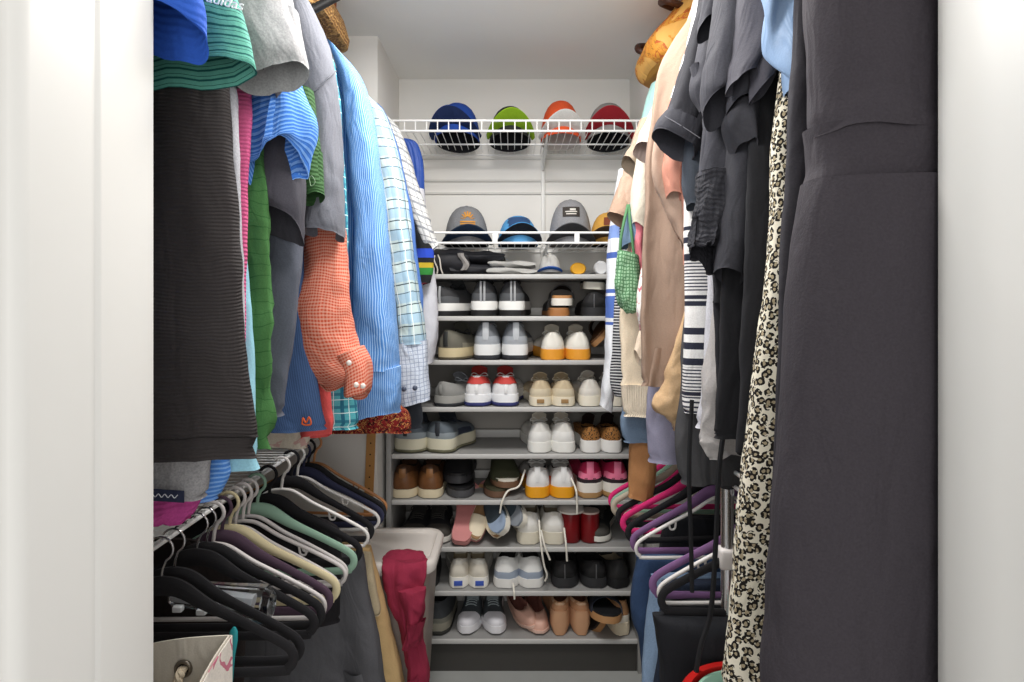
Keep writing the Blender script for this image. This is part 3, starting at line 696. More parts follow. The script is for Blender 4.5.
def slide(label, catname, loc, L, W, sole_h, rot, foot, solem, strapm, strap=(.42, .74), arch=.045, name='slide_sandal', cross=False, group=None, marks=None, n2=None, closed=False):
    t = thing(name, loc, label, catname, group, rot)
    cv = lambda s: 0.006 * math.sin(PI * s)
    def lay(z0, z1, k, mat, nm):
        rr = []
        for s in [0, .03, .08, .16, .3, .45, .6, .72, .82, .9, .96, 1.0]:
            ww = W / 2 * (lerp(WT, s) * .9 + .08) * k; y = s * L; c = cv(s)
            rr.append([V((c - ww * .96, y, z0)), V((c - ww, y, z0 + (z1 - z0) * .4)), V((c - ww * .97, y, z1)), V((c + ww * .97, y, z1)), V((c + ww, y, z0 + (z1 - z0) * .4)), V((c + ww * .96, y, z0))])
        MB().loft(rr).build(nm, mat, t, auto=70)
    lay(0, sole_h * .72, 1, solem, 'sole'); lay(sole_h * .72, sole_h, .93, foot, 'footbed')
    def band(a0, a1, sk, nm):
        def fn(u, v):
            th = PI * u; s = a0 + (a1 - a0) * v + sk * (u - .5)
            ww = W / 2 * (lerp(WT, min(s, .95)) * .9 + .08) * 1.02
            taper = 1.0 if not closed else (1 - .75 * v ** 2)
            return (cv(s) - math.cos(th) * ww, s * L, sole_h * .6 + math.sin(th) ** .7 * arch * taper * (1 - .25 * v))
        return MB().grid(fn, 14, 6, 0.004).build(nm, strapm, t)
    if cross: band(strap[0], strap[1] - .06, .26, 'strap'); band(strap[0], strap[1] - .06, -.26, 'strap')
    else:
        sb = band(strap[0], strap[1], 0, 'strap')
    if marks:
        mm, zz, yy = marks
        for i in range(4): MB().box((-.012 + .008 * i, yy, zz), (.006, .002, .006), 0).build('logo_print', mm, t, smooth=False)
    return t
zr = ROWZ
sc2 = lambda p: (p - CX) / F * 2.16
S_BLK = P_('#1c1c1e', .5, var=.05); S_BL2 = P_('#343437', .5, var=.05)
slide('grey and black slide sandal lying under its mate', 'sandal', (sc2(461), 2.13 + .26, zr[5] + .002), .26, .108, .034, (0, 0, PI), S_BLK, P_('#4a4a4d', .5), S_BLK, arch=.022)
slide('black slide sandal stacked on its mate beside the brown shoes', 'sandal', (sc2(463), 2.14 + .26, zr[5] + .046), .25, .112, .036, (0.0, 0, PI - .1), S_BLK, S_BL2, S_BLK, arch=.088, strap=(.36, .95), closed=True, marks=(P_('#d8d8d8'), .030, .2285))
slide('olive slide sandal with brown sole underneath its mate', 'sandal', (sc2(498), 2.13 + .26, zr[5] + .002), .26, .104, .030, (0, 0, PI), P_('#43412f', .6), P_('#6b4f3d', .6), P_('#3f4031', .7), arch=.018)
slide('olive slide sandal with white lining on top of its mate', 'sandal', (sc2(500), 2.13 + .26, zr[5] + .036), .26, .112, .030, (0.0, 0, PI + .12), P_('#d8d2c4', .7), P_('#73553f', .6), P_('#40422f', .7), arch=.085, strap=(.36, .94), closed=True)
PKS = P_('#d08f8c', .55, var=.05)
slide('pink rubber slipper propped up showing its dimpled footbed', 'slipper', (sc2(461), 2.115, zr[6] + .004), .24, .098, .03, (math.radians(40), .10, PI * 0 - .06), P_('#c9817f', .6, bump=.5, bscale=120), PKS, PKS, strap=(.62, .9), arch=.03, name='slipper')
slide('pink rubber slipper peeking out behind its propped mate', 'slipper', (sc2(472), 2.15, zr[6] + .004), .24, .09, .03, (math.radians(38), .25, -.05), PKS, PKS, PKS, strap=(.62, .9), arch=.03, name='slipper')
def propped(label, cx, y0, L, W, sh, th, roll, yaw, foot, sole, strap, arch, name, st=(.5, .95)):
    return slide(label, 'slipper' if name == 'slipper' else 'flat shoe', (sc2(cx), y0 + L * math.cos(th), zr[6] + .012 + L * math.sin(th)), L, W, sh, (-th, roll, PI + yaw), foot, sole, strap, strap=st, arch=arch, name=name, closed=True)
CT, CU = P_('#e6d8bd', .6), P_('#96734f', .7)
propped('cream and tan flat shoe standing on its toe next to the pink slipper', 478, 2.115, .22, .062, .012, .75, .5, .05, CU, CT, CT, .020, 'flat_shoe', (.62, .97))
propped('cream and tan flat shoe standing on its toe next to the grey slipper', 489, 2.118, .22, .062, .012, .75, -.35, .0, CU, CT, CT, .020, 'flat_shoe', (.62, .97))
propped('grey blue slipper with white sole leaning against the flat shoes', 491, 2.115, .23, .085, .032, .70, .75, -.25, P_('#9db0c9', .8), P_('#e8e3d6', .5), P_('#39444c', .8), .035, 'slipper', (.45, .85))
propped('grey slipper with white sole leaning on its mate by the cream trainers', 502, 2.135, .23, .08, .030, .72, .95, -.22, P_('#8e949c', .8), P_('#e8e3d6', .5), P_('#39444c', .8), .030, 'slipper', (.45, .85))
NV = P_('#262c39', .7, var=.06)
slide('navy cross-strap sandal with tan sole hanging over the bottom board', 'sandal', (sc2(606) + .006, 2.07 + .25, zr[8] + .045), .26, .118, .032, (math.radians(7), -.05, PI - .05), P_('#15161a', .7), P_('#b5875a', .55), NV, strap=(.48, .78), arch=.06, cross=True)
slide('tan soled sandal standing behind the navy cross-strap sandal', 'sandal', (sc2(596), 2.39, zr[8] + .012), .24, .10, .03, (0, .9, PI + .1), P_('#2a2320', .7), P_('#b5875a', .55), NV, strap=(.48, .78), arch=.05, cross=True)
slide('white soled tan sandal at the bottom of a stacked pair', 'sandal', (sc2(559), 2.13, zr[1] + .002), .25, .10, .03, (0, 0, .05), P_('#b07b4e', .6), P_('#a8703f', .6), S_BLK, strap=(.4, .7), arch=.06)
slide('white sandal sole uppermost, tipped over its tan mate', 'sandal', (sc2(561), 2.135, zr[1] + .040), .25, .102, .036, (.02, 0, -.05), P_('#c08a58', .6), P_('#e9e4da', .55), S_BLK, strap=(.4, .7), arch=.055)
shoe('black trainer lying at the base of a stack beside the striped towel', 'sneaker', 593, 1, 30, 24, dict(SHOES['black_blk'], sole=P_('#222224')), False, -.1)
slide('dark slipper with cream sole lying on the black trainer', 'slipper', (sc2(592), 2.13, zr[1] + .098), .24, .10, .036, (.02, .05, -.1), P_('#3a3936', .8), P_('#ddd8ca', .6), P_('#33322f', .8), strap=(.4, .9), arch=.04, name='slipper', closed=True)
slide('brown leather sandal tipped up by the striped towel', 'sandal', (sc2(600), 2.16, zr[2] + .06), .24, .10, .025, (0.35, -.75, -.5), P_('#6d4a2c', .6), P_('#b9895a', .6), P_('#3b2a1c', .7), strap=(.45, .75), arch=.05)

# laces that trail over the rack's edge
def cord(name, label, catname, pts, r, mat, group=None, n=6):
    ps = spline([V(p) for p in pts], 6); ob = V(pts[-1])
    o = MB().tube(ps, r, n).build(name, mat, None, ob); return tag(o, label, catname, group)
LM = P_('#ece7da', .8, var=.03)
for lab, pts in (('white shoelace looping down from the orange runner onto the pink slippers', [px(525, 470, 2.15), px(519, 486, 2.10), px(508, 491, 2.09), px(502, 502, 2.08), px(500, 513, 2.085)]),
                 ('white shoelace hanging from the second orange runner over the red can', [px(571, 478, 2.12), px(576, 490, 2.08), px(577, 502, 2.08), px(577, 514, 2.085)]),
                 ('long cream shoelace hanging between the two cream trainers', [px(539, 520, 2.13), px(541, 545, 2.08), px(544, 565, 2.085), px(547, 575, 2.09), px(545, 581, 2.10)]),
                 ('short cream shoelace end hanging below the second cream trainer', [px(541, 530, 2.10), px(545, 547, 2.08), px(550, 560, 2.085)]),
                 ('cream shoelace hanging from the cream trainer beside the red can', [px(564, 528, 2.12), px(566, 545, 2.08), px(567, 561, 2.085)]),
                 ('white lace tip hanging over the board above the blush flats', [px(513, 583, 2.10), px(514, 592, 2.08), px(514.5, 599, 2.082)])):
    cord('shoelace', lab, 'shoelace', pts, 0.0034, LM)

# red cans with a shoe lid
REDM = P_('#7d0f16', .35, var=.05)
for cx, lab in ((571, 'dark red cylinder tin under the grey domed cap'), (590, 'dark red cylinder tin with a pale rim near the pink hangers')):
    t = thing('tin', (sc2(cx), 2.17, zr[6] + .001), lab, 'tin')
    MB().lathe([(.001, 0), (.031, 0), (.034, .004), (.034, .098), (.033, .102), (.001, .102)]).build('body', REDM, t)
    MB().lathe([(.030, .1025), (.0345, .1025), (.0345, .108), (.030, .108)]).build('rim', P_('#d8c2b8', .4), t)
t = thing('lint_roller_cover', (sc2(571), 2.17, zr[6] + .110), 'grey domed cap sitting on the dark red tin', 'lid')
MB().lathe([(.001, 0), (.044, 0), (.047, .006), (.046, .014), (.036, .024), (.018, .030), (.001, .031)]).build('dome', P_('#a7a19b', .5), t)
MB().lathe([(.0455, -.003), (.049, -.001), (.049, .004), (.0455, .005)]).build('lip', P_('#e2ddd5', .5), t)

# ---------------------------------------------------------------- caps
def baseball_cap(label, loc, w, h, crown, brim, yaw=0.0, tilt=0.0, brim_arch=.03, patchm=None, brim_l=.065, back=None, under=None, button=None, group=None):
    t = thing('baseball_cap', loc, label, 'cap', group, (tilt, 0, yaw))
    r = w / 2
    fr, bk = MB(), MB()
    nU, nV = 24, 8
    def dome(u, v):                                     # u round, v up
        a = 2 * PI * u; e = (1 - v) * PI / 2
        rr = r * math.cos(PI / 2 - e) ** .72
        seam = 1 - .012 * abs(math.cos(3 * a)) ** 8
        fl = 1.03 if math.sin(a) < -.2 else 1.0
        return (math.cos(a) * rr * seam * .95, math.sin(a) * rr * seam * 1.12 * fl, h * math.sin(PI / 2 - e) ** 1.0 if False else h * math.cos(e))
    def part(lo, hi, mb):
        mb.grid(lambda u, v: dome(lo + (hi - lo) * u, v), nU, nV, 0.003)
    part(.5, 1.0, fr); part(0, .5, bk)
    fr.build('front_panel', crown, t); bk.build('back_panel', back or crown, t)
    MB().lathe([(.001, h + .004), (.006, h + .003), (.008, h), (.006, h - .003)]).build('top_button', button or crown, t)
    def bf(u, v):
        x = (u - .5) * 2; bw = 1 + .14 * v; q = math.sqrt(max(0, 1 - (x * .985) ** 2))
        y0 = -r * 1.13 * q; y1 = y0 - brim_l * (q ** .6)
        ai = min(.022, brim_arch * .5)
        return (x * r * .97 * bw, y0 + (y1 - y0) * v, .006 + (ai + (brim_arch - ai) * v) * (1 - x * x) - .012 * v * (1 - v))
    MB().grid(bf, 20, 6, 0.002).build('brim', brim, t)
    MB().grid(lambda u, v: V(bf(u, v)) - V((0, 0, .0023)), 20, 6, 0.0016).build('brim_underside', under or brim, t)
    if patchm:
        pm, pw, ph, zc, shape = patchm
        def surf(x, z):
            vv = min(max(1 - math.acos(min(1, z / h)) / (PI / 2), 0), .98)
            e = math.acos(min(1, z / h)); rr = r * math.cos(PI / 2 - e) ** .72
            return V((x, -math.sqrt(max(0, 1 - (x / (rr * .95)) ** 2)) * rr * 1.155 - .0025, z))
        pt = MB().grid(lambda u, v: surf((u - .5) * pw, zc - ph / 2 + ph * v), 8, 6, 0.001).build('patch', pm, t) if shape != 'bear' else None
        if shape == 'box':
            for zz, ww in ((zc - ph * .28, .6), (zc - ph * .05, .7)):
                MB().grid(lambda u, v: surf((u - .5) * pw * ww, zz + .004 * v) + V((0, -.001, 0)), 6, 1, .0006).build('patch_print', P_('#d9d5cd'), pt)
            MB().grid(lambda u, v: surf(.006 + (u - .5) * pw * .35, zc + ph * (.12 + .2 * v)) + V((0, -.001, 0)), 4, 2, .0006).build('patch_print', P_('#d9d5cd'), pt)
        if shape == 'bear':                               # arch of rays over a bar
            om = pm
            for k in range(7):
                a = PI * (.08 + .84 * k / 6)
                MB().grid(lambda u, v: surf(math.cos(a) * pw * (.22 + .28 * v) + (u - .5) * .006, zc - ph * .1 + math.sin(a) * ph * (.25 + .4 * v)), 2, 3, .001).build('embroidery', om, t)
            for zz in (-.28, -.44): MB().grid(lambda u, v: surf((u - .5) * pw * 1.1, zc + ph * zz + .005 * v), 8, 1, .001).build('embroidery', om, t)
        if shape == 'leaf':
            for k in range(5):
                MB().grid(lambda u, v: surf((u - .5) * pw + (v - .5) * .01, zc - ph / 2 + ph * (k + .15 + .5 * v) / 5 + .01 * math.sin(3 * u + k)), 6, 1, .001).build('embroidery', P_('#2b4a74', .7), t)
    return t
z1, z2 = ZW1 + .006, ZW2 + .006
cpx = lambda p, d: (p - CX) / F * d
CG = fab('#7c7d80', heather=.2); CB = fab('#26262a'); 
baseball_cap('royal blue cap with dark sides, first on the high wire shelf', (cpx(457, 2.24), 2.26, z1), .178, .145, fab('#23479a'), fab('#1d3f8f'), -.12, math.radians(-9), .060, back=CB, under=fab('#1b2a50'))
baseball_cap('lime green and black cap on the high wire shelf', (cpx(510, 2.24), 2.26, z1), .165, .132, fab('#2c2d2b'), fab('#9bbf2a'), .05, math.radians(-8), .056, under=fab('#7fa320'), back=CB)
baseball_cap('orange topped cap with a white brim on the high wire shelf', (cpx(561, 2.24), 2.26, z1), .160, .155, fab('#d9572f'), fab('#dcd9d3'), .05, math.radians(-6), .056, under=fab('#d8d6d2'), back=fab('#d6d4cf'))
baseball_cap('red brimmed grey cap with a top tassel at the end of the high shelf', (cpx(609, 2.24), 2.26, z1), .172, .145, fab('#8d8c8a'), fab('#a8202c'), -.1, math.radians(-8), .062, under=fab('#8f2029'), back=CB, button=fab('#b58a86'))
baseball_cap('grey cap with a gold sunburst badge on the lower wire shelf', (cpx(466, 2.23), 2.26, z2), .176, .148, CG, fab('#3d4148'), .12, 0, .055, (P_('#c98a2b', .6), .050, .052, .092, 'bear'), back=CB, under=fab('#25364f'))
baseball_cap('sky blue cap with a navy leaf pattern on the lower wire shelf', (cpx(518, 2.23), 2.26, z2), .158, .112, fab('#5aa0d6'), fab('#4a94cf'), .1, math.radians(-4), .052, (P_('#2b4a74', .7), .08, .06, .07, 'leaf'), back=CB, under=fab('#222731'))
baseball_cap('tall grey cap with a dark rectangular patch on the lower wire shelf', (cpx(571, 2.23), 2.26, z2), .172, .172, fab('#8f8f92', heather=.2), fab('#6d6d70'), -.05, 0, .06, (P_('#3b3531', .7), .062, .038, .118, 'box'), back=fab('#8f8f92', heather=.2), under=fab('#3d3d40'))
baseball_cap('mustard fronted cap half hidden by the rolled beige sleeve', (cpx(610, 2.23), 2.26, z2), .150, .125, fab('#d3a04d'), fab('#4b3a2a'), -.2, 0, .05, (P_('#7a3b22', .7), .03, .03, .085, 'disc'), back=CB)

# things on the rack's top board
def lump(name, label, catname, c, size, mat, seed=0, folds=3, parts=None, rot=(0, 0, 0)):
    """soft folded bundle: layered pillowy slabs"""
    t = thing(name, (c[0], c[1], c[2]), label, catname, None, rot)
    h = size[2] / folds
    for k in range(folds):
        b = bmesh.new(); bmesh.ops.create_cube(b, size=1); bmesh.ops.subdivide_edges(b, edges=b.edges[:], cuts=7, use_grid_fill=True)
        for v in b.verts:
            p = v.co * 2; r_ = max(abs(p.x), abs(p.y)); 
            f = 1 - .45 * r_ ** 5
            jx = nvec(V((p.x * 1.7 + seed * 5 + k, p.y * 1.7, p.z + k * 3.1)))
            v.co = V((p.x * size[0] / 2 * (1 - .05 * k) * (1 - .12 * abs(p.z) ** 3) + jx.x * .012, p.y * size[1] / 2 * (1 - .1 * abs(p.z) ** 3) + jx.y * .012, h * (k + .5) + p.z * h / 2 * 1.12 * f + jx.z * .010))
        MB().bm(b).build('layer' if folds > 1 else 'body', mat if not isinstance(mat, list) else mat[k % len(mat)], t)
    return t
zt = ROWZ[0] + .003
lump('duffel_bag', 'folded black duffel bag on the rack top under the caps', 'bag', (sc2(478), 2.24, zt), (.20, .22, .085), fab('#26262a', rough=.6), 3, 2)
bb = lump('backpack', 'slumped black backpack with a grey lining beside the striped scarf', 'bag', (sc2(450), 2.22, zt), (.15, .20, .09), fab('#232327', rough=.6), 5, 1)
MB().grid(lambda u, v: (.052 + .022 * (u - .5) + .01 * math.sin(5 * v), -.112 + .015 * abs(u - .5), .015 + .06 * v), 6, 8, .003).build('open_flap', fab('#8f8b88', rough=.7), bb)
for k in range(3): MB().tube(spline([(-.06 + .01 * k, -.09, .07), (-.07 + .02 * k, -.115, .05), (-.05 + .012 * k, -.118, .02), (-.06 + .02 * k, -.115, .002)], 5), .0025, 6).build('drawcord', P_('#cfcac0', .7), bb)
lump('folded_tote', 'flat folded light grey bag on the rack top', 'bag', (sc2(512), 2.21, zt), (.175, .18, .05), fab('#a9a8a4', rough=.7), 8, 2)
baseball_cap('white and blue cap standing on the rack top next to the yellow jar', (sc2(551), 2.23, zt + .012), .085, .068, fab('#dcdad4'), fab('#2c5aa8'), .0, 0, .012, brim_l=.03, under=fab('#2c5aa8'))
for cx, ww, hh, c, lab, rx in ((579, 16, 12.5, '#e9a91d', 'small yellow lidded jar on the rack top', 0), (602, 14, 14.5, '#e9e9ea', 'white oval container on its side at the end of the rack top', .12)):
    t = thing('jar', (sc2(cx), 2.19, zt + hh / 2 * 2.19 / F + .001), lab, 'jar', None, (PI / 2, rx, 0))
    r0 = ww / 2 * 2.17 / F; k = hh / ww
    MB().lathe([(.001, 0), (r0 * .9, 0), (r0 * .94, -.03), (r0 * .8, -.06), (.001, -.06)], sy=k).build('body', P_('#e6e2da', .4), t)
    MB().lathe([(.001, .012), (r0 * .85, .012), (r0, .006), (r0, -.006), (.001, -.006)], sy=k).build('lid', P_(c, .45), t)

# ---------------------------------------------------------------- hanging clothes
LW, RW = -0.82, 0.76                                    # hidden (wall side) edge of the clothes
UPHANG = []
def G(name, label, catname, parts, group=None, hang=None):
    """one garment: parts = (part name, shapes, material, *more objects hung under that part)"""
    lo = None
    for p in parts:
        for v in p[1].v:
            if lo is None or v.z < lo.z: lo = v
    ob = V((sum(v.x for v in parts[0][1].v) / len(parts[0][1].v), sum(v.y for v in parts[0][1].v) / len(parts[0][1].v), lo.z))
    if len(parts) == 1:
        o = parts[0][1].build(name, parts[0][2], None, ob, auto=75); tag(o, label, catname, group)
    else:
        o = thing(name, ob, label, catname, group)
        made = {}
        for p in parts:
            par = made[p[3]] if len(p) > 3 else o
            made[p[0]] = p[1].build(p[0], p[2], par, ob, auto=75)
    if hang: UPHANG.append(hang)
    return o
def body(edge, d, wall, t=.022, top=1.99, seed=0, **k):
    k.setdefault('fold', .008); k.setdefault('k', 7); k.setdefault('wr', .005)
    return cloth(body_rings(edge, d, wall, t, top), seed=seed, **k)
def sleeve(rs, seed=0, **k):
    k.setdefault('fold', .004); k.setdefault('k', 14); k.setdefault('wr', .006); k.setdefault('wsc', 18); k.setdefault('n', 40)
    return cloth([R2(*r[:4], *r[4:]) for r in rs], seed=seed, **k)
def sl(d, t, pts, end=None, t0=None, **k):
    """sleeve from pixel edge pairs at one distance; end = tilt of the opening"""
    n = len(pts); rs = []
    for i, p in enumerate(pts):
        tt = t if t0 is None else t0 + (t - t0) * i / (n - 1)
        rs.append((*p, d, tt) if i < n - 1 or end is None else (*p, d, end[0], None, end[1]))
    return sleeve(rs, **k)
def seam(pts, r=.0012):
    return MB().tube(spline(pts, 5), r, 5)
def L_(label): return label

# ---- left rod, from the door inwards
M_royal = fab('#2a56b4', [('rib', 'v', .009)], heather=.06)
G('polo_shirt', 'royal blue tee with a gaping sleeve beside the white door jamb', 'shirt',
  [('sleeve', sl(.665, .026, [(100, -130, 188, -130), (108, -50, 199, -50), (112, -5, 204, 20), (113, 16, 205, 44)], (.024, -.024), seed=1), M_royal),
   ('body', body([(110, -60), (118, 60), (120, 440)], .69, LW, .012, seed=2), M_royal)], hang=.69)
M_green = fab('#5fa593', [('v', .0125, .22, '#1e5a55'), ('v', .0125, .06, '#174a47', .5)], heather=.08)
g = G('striped_shirt', 'sea green tee with thin dark stripes and white sports lettering on the sleeve', 'shirt',
  [('sleeve', sl(.735, .034, [(90, -160, 196, -160), (98, -70, 216, -66), (105, 10, 243, 14), (108, 52, 252, 50), (110, 72, 258, 72)], (.034, -.010), seed=3, fold=.006, k=9), M_green),
   ('body', body([(130, -60), (136, 60), (140, 440)], .76, LW, .010, seed=4), M_green)], hang=.775)
# lettering on that sleeve
def lettering(txt, name, size, loc, rot, mat, parent, depth=.0006):
    cu = bpy.data.curves.new(name, 'FONT'); cu.body = txt; cu.size = size; cu.extrude = depth; cu.align_x = 'CENTER'
    tmp = bpy.data.objects.new('tmp', cu); COL.objects.link(tmp)
    dg = bpy.context.evaluated_depsgraph_get(); me = bpy.data.meshes.new_from_object(tmp.evaluated_get(dg))
    bpy.data.objects.remove(tmp)
    me.materials.clear(); me.materials.append(mat)
    o = bpy.data.objects.new(name, me); COL.objects.link(o)
    M = Matrix.Translation(V(loc)) @ Euler(rot).to_matrix().to_4x4()
    o.parent = parent; o.matrix_local = Matrix.Translation(-parent.location) @ M
    return o
sv = [c for c in g.children if c.name.startswith('sleeve')][0]
lettering('adidas', 'lettering', .018, px(224, 6, .694), (math.radians(82), math.radians(14), 0), P_('#e6ece8', .6), g)
M_blackrib = fab('#343030', [('rib', 'v', .0048)], heather=.10)
fe = [(224, 20), (227, 90), (233, 160), (240, 260), (246, 360), (250, 456)]
bb = body_rings(fe, .80, LW, .028, 1.86)
z_ = bb[-1]
G('black_shirt', 'black ribbed shirt hanging full length right behind the white door jamb', 'shirt',
  [('body', cloth(bb, fold=.006, k=5, wr=.006, seed=5, hem=.03), M_blackrib),
   ('hem_band', cloth([(r[0] + V((0, 0, dz)), r[1] * 1.004, r[2] * 1.05, r[3]) for r, dz in ((bb[-1], .030), (bb[-1], .0275))], sub=2, fold=.006, k=5, wr=.006, seed=5, f0=1, hem=0), fab('#262323'))], hang=.80)
G('light_grey_shirt', 'pale silver grey shirt edge just past the black ribbed shirt', 'shirt', [('body', body([(228, 60), (238, 115), (241, 200), (246, 310), (248, 450)], .865, LW, seed=6), fab('#a8a8ae', heather=.2))], hang=.865)
G('pink_shirt', 'narrow pink shirt edge below the blue striped sleeve', 'shirt', [('body', body([(240, 60), (250, 105), (248, 200), (246, 300), (247, 440)], .90, LW, .018, seed=7), fab('#c85a86', [('rib', 'v', .006)]))], hang=.90)
G('aqua_shirt', 'light aqua shirt whose edge shows beside the green shirt', 'shirt', [('body', body([(238, 60), (244, 200), (249, 280), (254, 370), (257, 471)], .935, LW, .02, seed=8), fab('#93c6d6', heather=.08))], hang=.935)
M_gr = fab('#44723f', [('v', .02, .07, '#2c5c2c')], heather=.1)
G('green_shirt', 'grass green crinkled shirt hanging below the dark polo sleeve', 'shirt', [('body', body([(255, 60), (269, 200), (272, 260), (273, 360), (272, 447)], .985, LW, .025, seed=9, wr=.008, wsc=40), M_gr)], hang=.985)
M_lg = fab('#a3a2a3', heather=.2)
G('grey_tee', 'light grey heather tee with wide sleeve opening at the top', 'shirt',
  [('sleeve', sl(.86, .045, [(188, -130, 262, -130), (205, -60, 276, -56), (222, 10, 292, 8), (236, 62, 303, 48), (240, 88, 307, 70)], (.026, -.010), seed=10), M_lg)], hang=.885)
G('dark_grey_tee', 'dark grey tee with gathered sleeve tucked under the light grey sleeve', 'shirt', [('sleeve', sl(.92, .04, [(210, -20, 268, -10), (218, 60, 282, 55), (226, 92, 288, 80), (229, 112, 276, 96)], (.03, -.016), seed=11, fold=.010), fab('#5d5b5d', heather=.15))])
M_bs = fab('#3f78cf', [('v', .0075, .42, '#7aa9ea'), ('v', .0075, .08, '#2b5aa8', .5)], heather=.06)
G('blue_striped_polo', 'bright blue striped polo with a crumpled short sleeve', 'shirt',
  [('sleeve', sl(.97, .045, [(262, 40, 292, 40), (254, 84, 303, 88), (250, 122, 312, 112), (248, 165, 311, 132), (250, 188, 303, 152)], (.045, -.028), seed=12, fold=.022, k=15, f0=.1), M_bs),
   ('body', body([(240, 60), (246, 200), (248, 400)], .955, LW, .015, seed=13), M_bs)], hang=.955)
M_dk = fab('#44434a', heather=.1)
G('charcoal_polo', 'charcoal blue polo with dark open sleeve above the green shirt', 'shirt',
  [('sleeve', sl(1.03, .05, [(255, 90, 296, 90), (250, 150, 301, 150), (248, 190, 303, 196), (249, 212, 303, 234)], (.04, -.028), seed=14), M_dk),
   ('body', body([(285, 60), (297, 150), (300, 235), (294, 310), (287, 370), (283, 416)], 1.09, LW, .025, seed=15), fab('#5a5e69', heather=.1))], hang=1.09)
gs = G('dark_green_polo', 'dark green polo whose short sleeve cuff shows an embroidered emblem', 'shirt',
  [('sleeve', sl(1.12, .03, [(290, 90, 312, 90), (298, 140, 318, 138), (301, 180, 321, 178), (301, 203, 323, 196)], (.025, -.008), seed=16), fab('#33552f', [('rib', 'v', .008)])),
   ('embroidery', seam([px(309, 178, 1.083), px(311, 186, 1.083), px(315, 182, 1.083), px(312, 176, 1.083), px(309, 178, 1.083)], .0009), P_('#7f9a78', .8))])
M_sl = fab('#70727a', heather=.14)
slp = [(262, -30, 300, -16), (278, 20, 318, 20), (292, 66, 334, 64), (299, 120, 339, 112), (302, 175, 342, 170), (303, 212, 343, 212), (304, 232, 343, 236)]
G('slate_shirt', 'slate grey shirt with a long smooth sleeve and shoulder seam', 'shirt',
  [('sleeve', sl(1.20, .05, slp, (.045, -.006), seed=17, fold=.007, k=8), M_sl),
   ('shoulder_seam', seam([px(300, 96, 1.145), px(316, 90, 1.14), px(328, 78, 1.15), px(336, 71, 1.18)], .0016), fab('#6c6e75')),
   ('cuff', sl(1.20, .052, [(302.5, 214, 344, 214), (303.5, 233, 344, 237)], (.047, -.006), seed=17, fold=.007, k=8, f0=1), M_sl)], hang=1.22)
M_og = fab('#c24a2c', [('u', .0065, .5, '#e09a84', 0, .55), ('v', .0065, .5, '#e8b6a2', 0, .5)], heather=.05)
cuffp = [px(353, 375, 1.215), px(358, 389, 1.212), px(364, 388, 1.212)]
bt = MB()
for q in ((349, 363), (356, 385), (363, 386)): bt.bm(bmesh_disc(.0055, .003) if False else (lambda b: (bmesh.ops.create_uvsphere(b, u_segments=10, v_segments=6, radius=.0058), b)[1])(bmesh.new()), Matrix.Translation(px(*q, 1.222)) @ Matrix.Diagonal((1, .5, 1, 1)))
G('gingham_shirt', 'orange gingham shirt with a bulging rolled sleeve and buttoned cuff', 'shirt',
  [('sleeve', sl(1.28, .055, [(314, 190, 341, 190), (309, 236, 345, 234), (300, 280, 349, 282), (288, 322, 352, 324), (288, 352, 360, 352), (306, 376, 368, 364), (322, 390, 370, 376)], (.04, -.01), seed=18, fold=.010, k=8, wr=.012, wsc=16), M_og),
   ('cuff', sl(1.265, .045, [(338, 356, 362, 346), (344, 376, 370, 362), (346, 394, 371, 386), (352, 397, 366, 394)], (.03, -.01), seed=19, fold=.004), M_og),
   ('body', body([(318, 150), (322, 240), (316, 330), (304, 390), (302, 426)], 1.31, LW, .024, seed=20), M_og),
   ('button', bt, P_('#efe6dc', .4))], hang=1.31)
M_dn = fab('#3f577f', [('u', .004, .4, '#4d6894')])
G('denim_shirt', 'navy denim shirt hem with a small orange logo below the charcoal polo', 'shirt',
  [('body', body([(298, 150), (306, 300), (320, 400), (326, 431)], 1.245, LW, .02, seed=21), M_dn),
   ('logo', MB().tube(spline([px(302, 424, 1.213), px(303, 418, 1.213), px(306, 423, 1.213), px(309, 417, 1.213), px(311, 424, 1.213), px(306, 425, 1.213), px(302, 424, 1.213)], 4), .0018, 6), P_('#d9602c', .7))], hang=1.245)
M_tp = fab('#58adb8', [('u', .028, .22, '#2a6d86'), ('v', .030, .22, '#2a6d86', 0, .8), ('u', .028, .06, '#d6ecec', .5), ('v', .030, .06, '#d6ecec', .5)])
G('teal_plaid_shirt', 'teal plaid shirt whose hem hangs below the orange gingham cuff', 'shirt', [('body', body([(328, 50), (338, 90), (346, 200), (350, 320), (356, 395), (359, 428)], 1.38, LW, .03, seed=22), M_tp)], hang=1.38)
G('coral_shirt', 'coral red shirt tail showing beneath the teal plaid hem', 'shirt', [('body', sl(1.345, .02, [(308, 360, 330, 360), (305, 400, 331, 400), (301, 424, 333, 420), (304, 439, 331, 434)], (.018, -.004), seed=23, fold=.008), fab('#dd5a58'))])
M_st = fab('#4c84c6', [('u', .0048, .34, '#b0cdec', 0, .8), ('u', .0048, .1, '#3f7cc6', .6)], heather=.05)
G('pinstripe_shirt', 'sky blue pinstriped dress shirt with a long hanging sleeve', 'shirt',
  [('sleeve', sl(1.52, .05, [(330, 44, 344, 58), (340, 76, 362, 80), (347, 120, 374, 118), (353, 190, 384, 190), (355, 260, 391, 255), (355, 330, 397, 325), (356, 372, 399, 368)], seed=24, fold=.007, k=9, wr=.007), M_st),
   ('cuff', sl(1.52, .048, [(354, 372, 400, 366), (352, 395, 401, 388), (351, 419, 400, 412)], (.042, -.004), seed=25, fold=.004), M_st),
   ('body', body([(338, 70), (356, 120), (362, 300), (364, 412)], 1.56, LW, .02, seed=26), M_st)], hang=1.56)
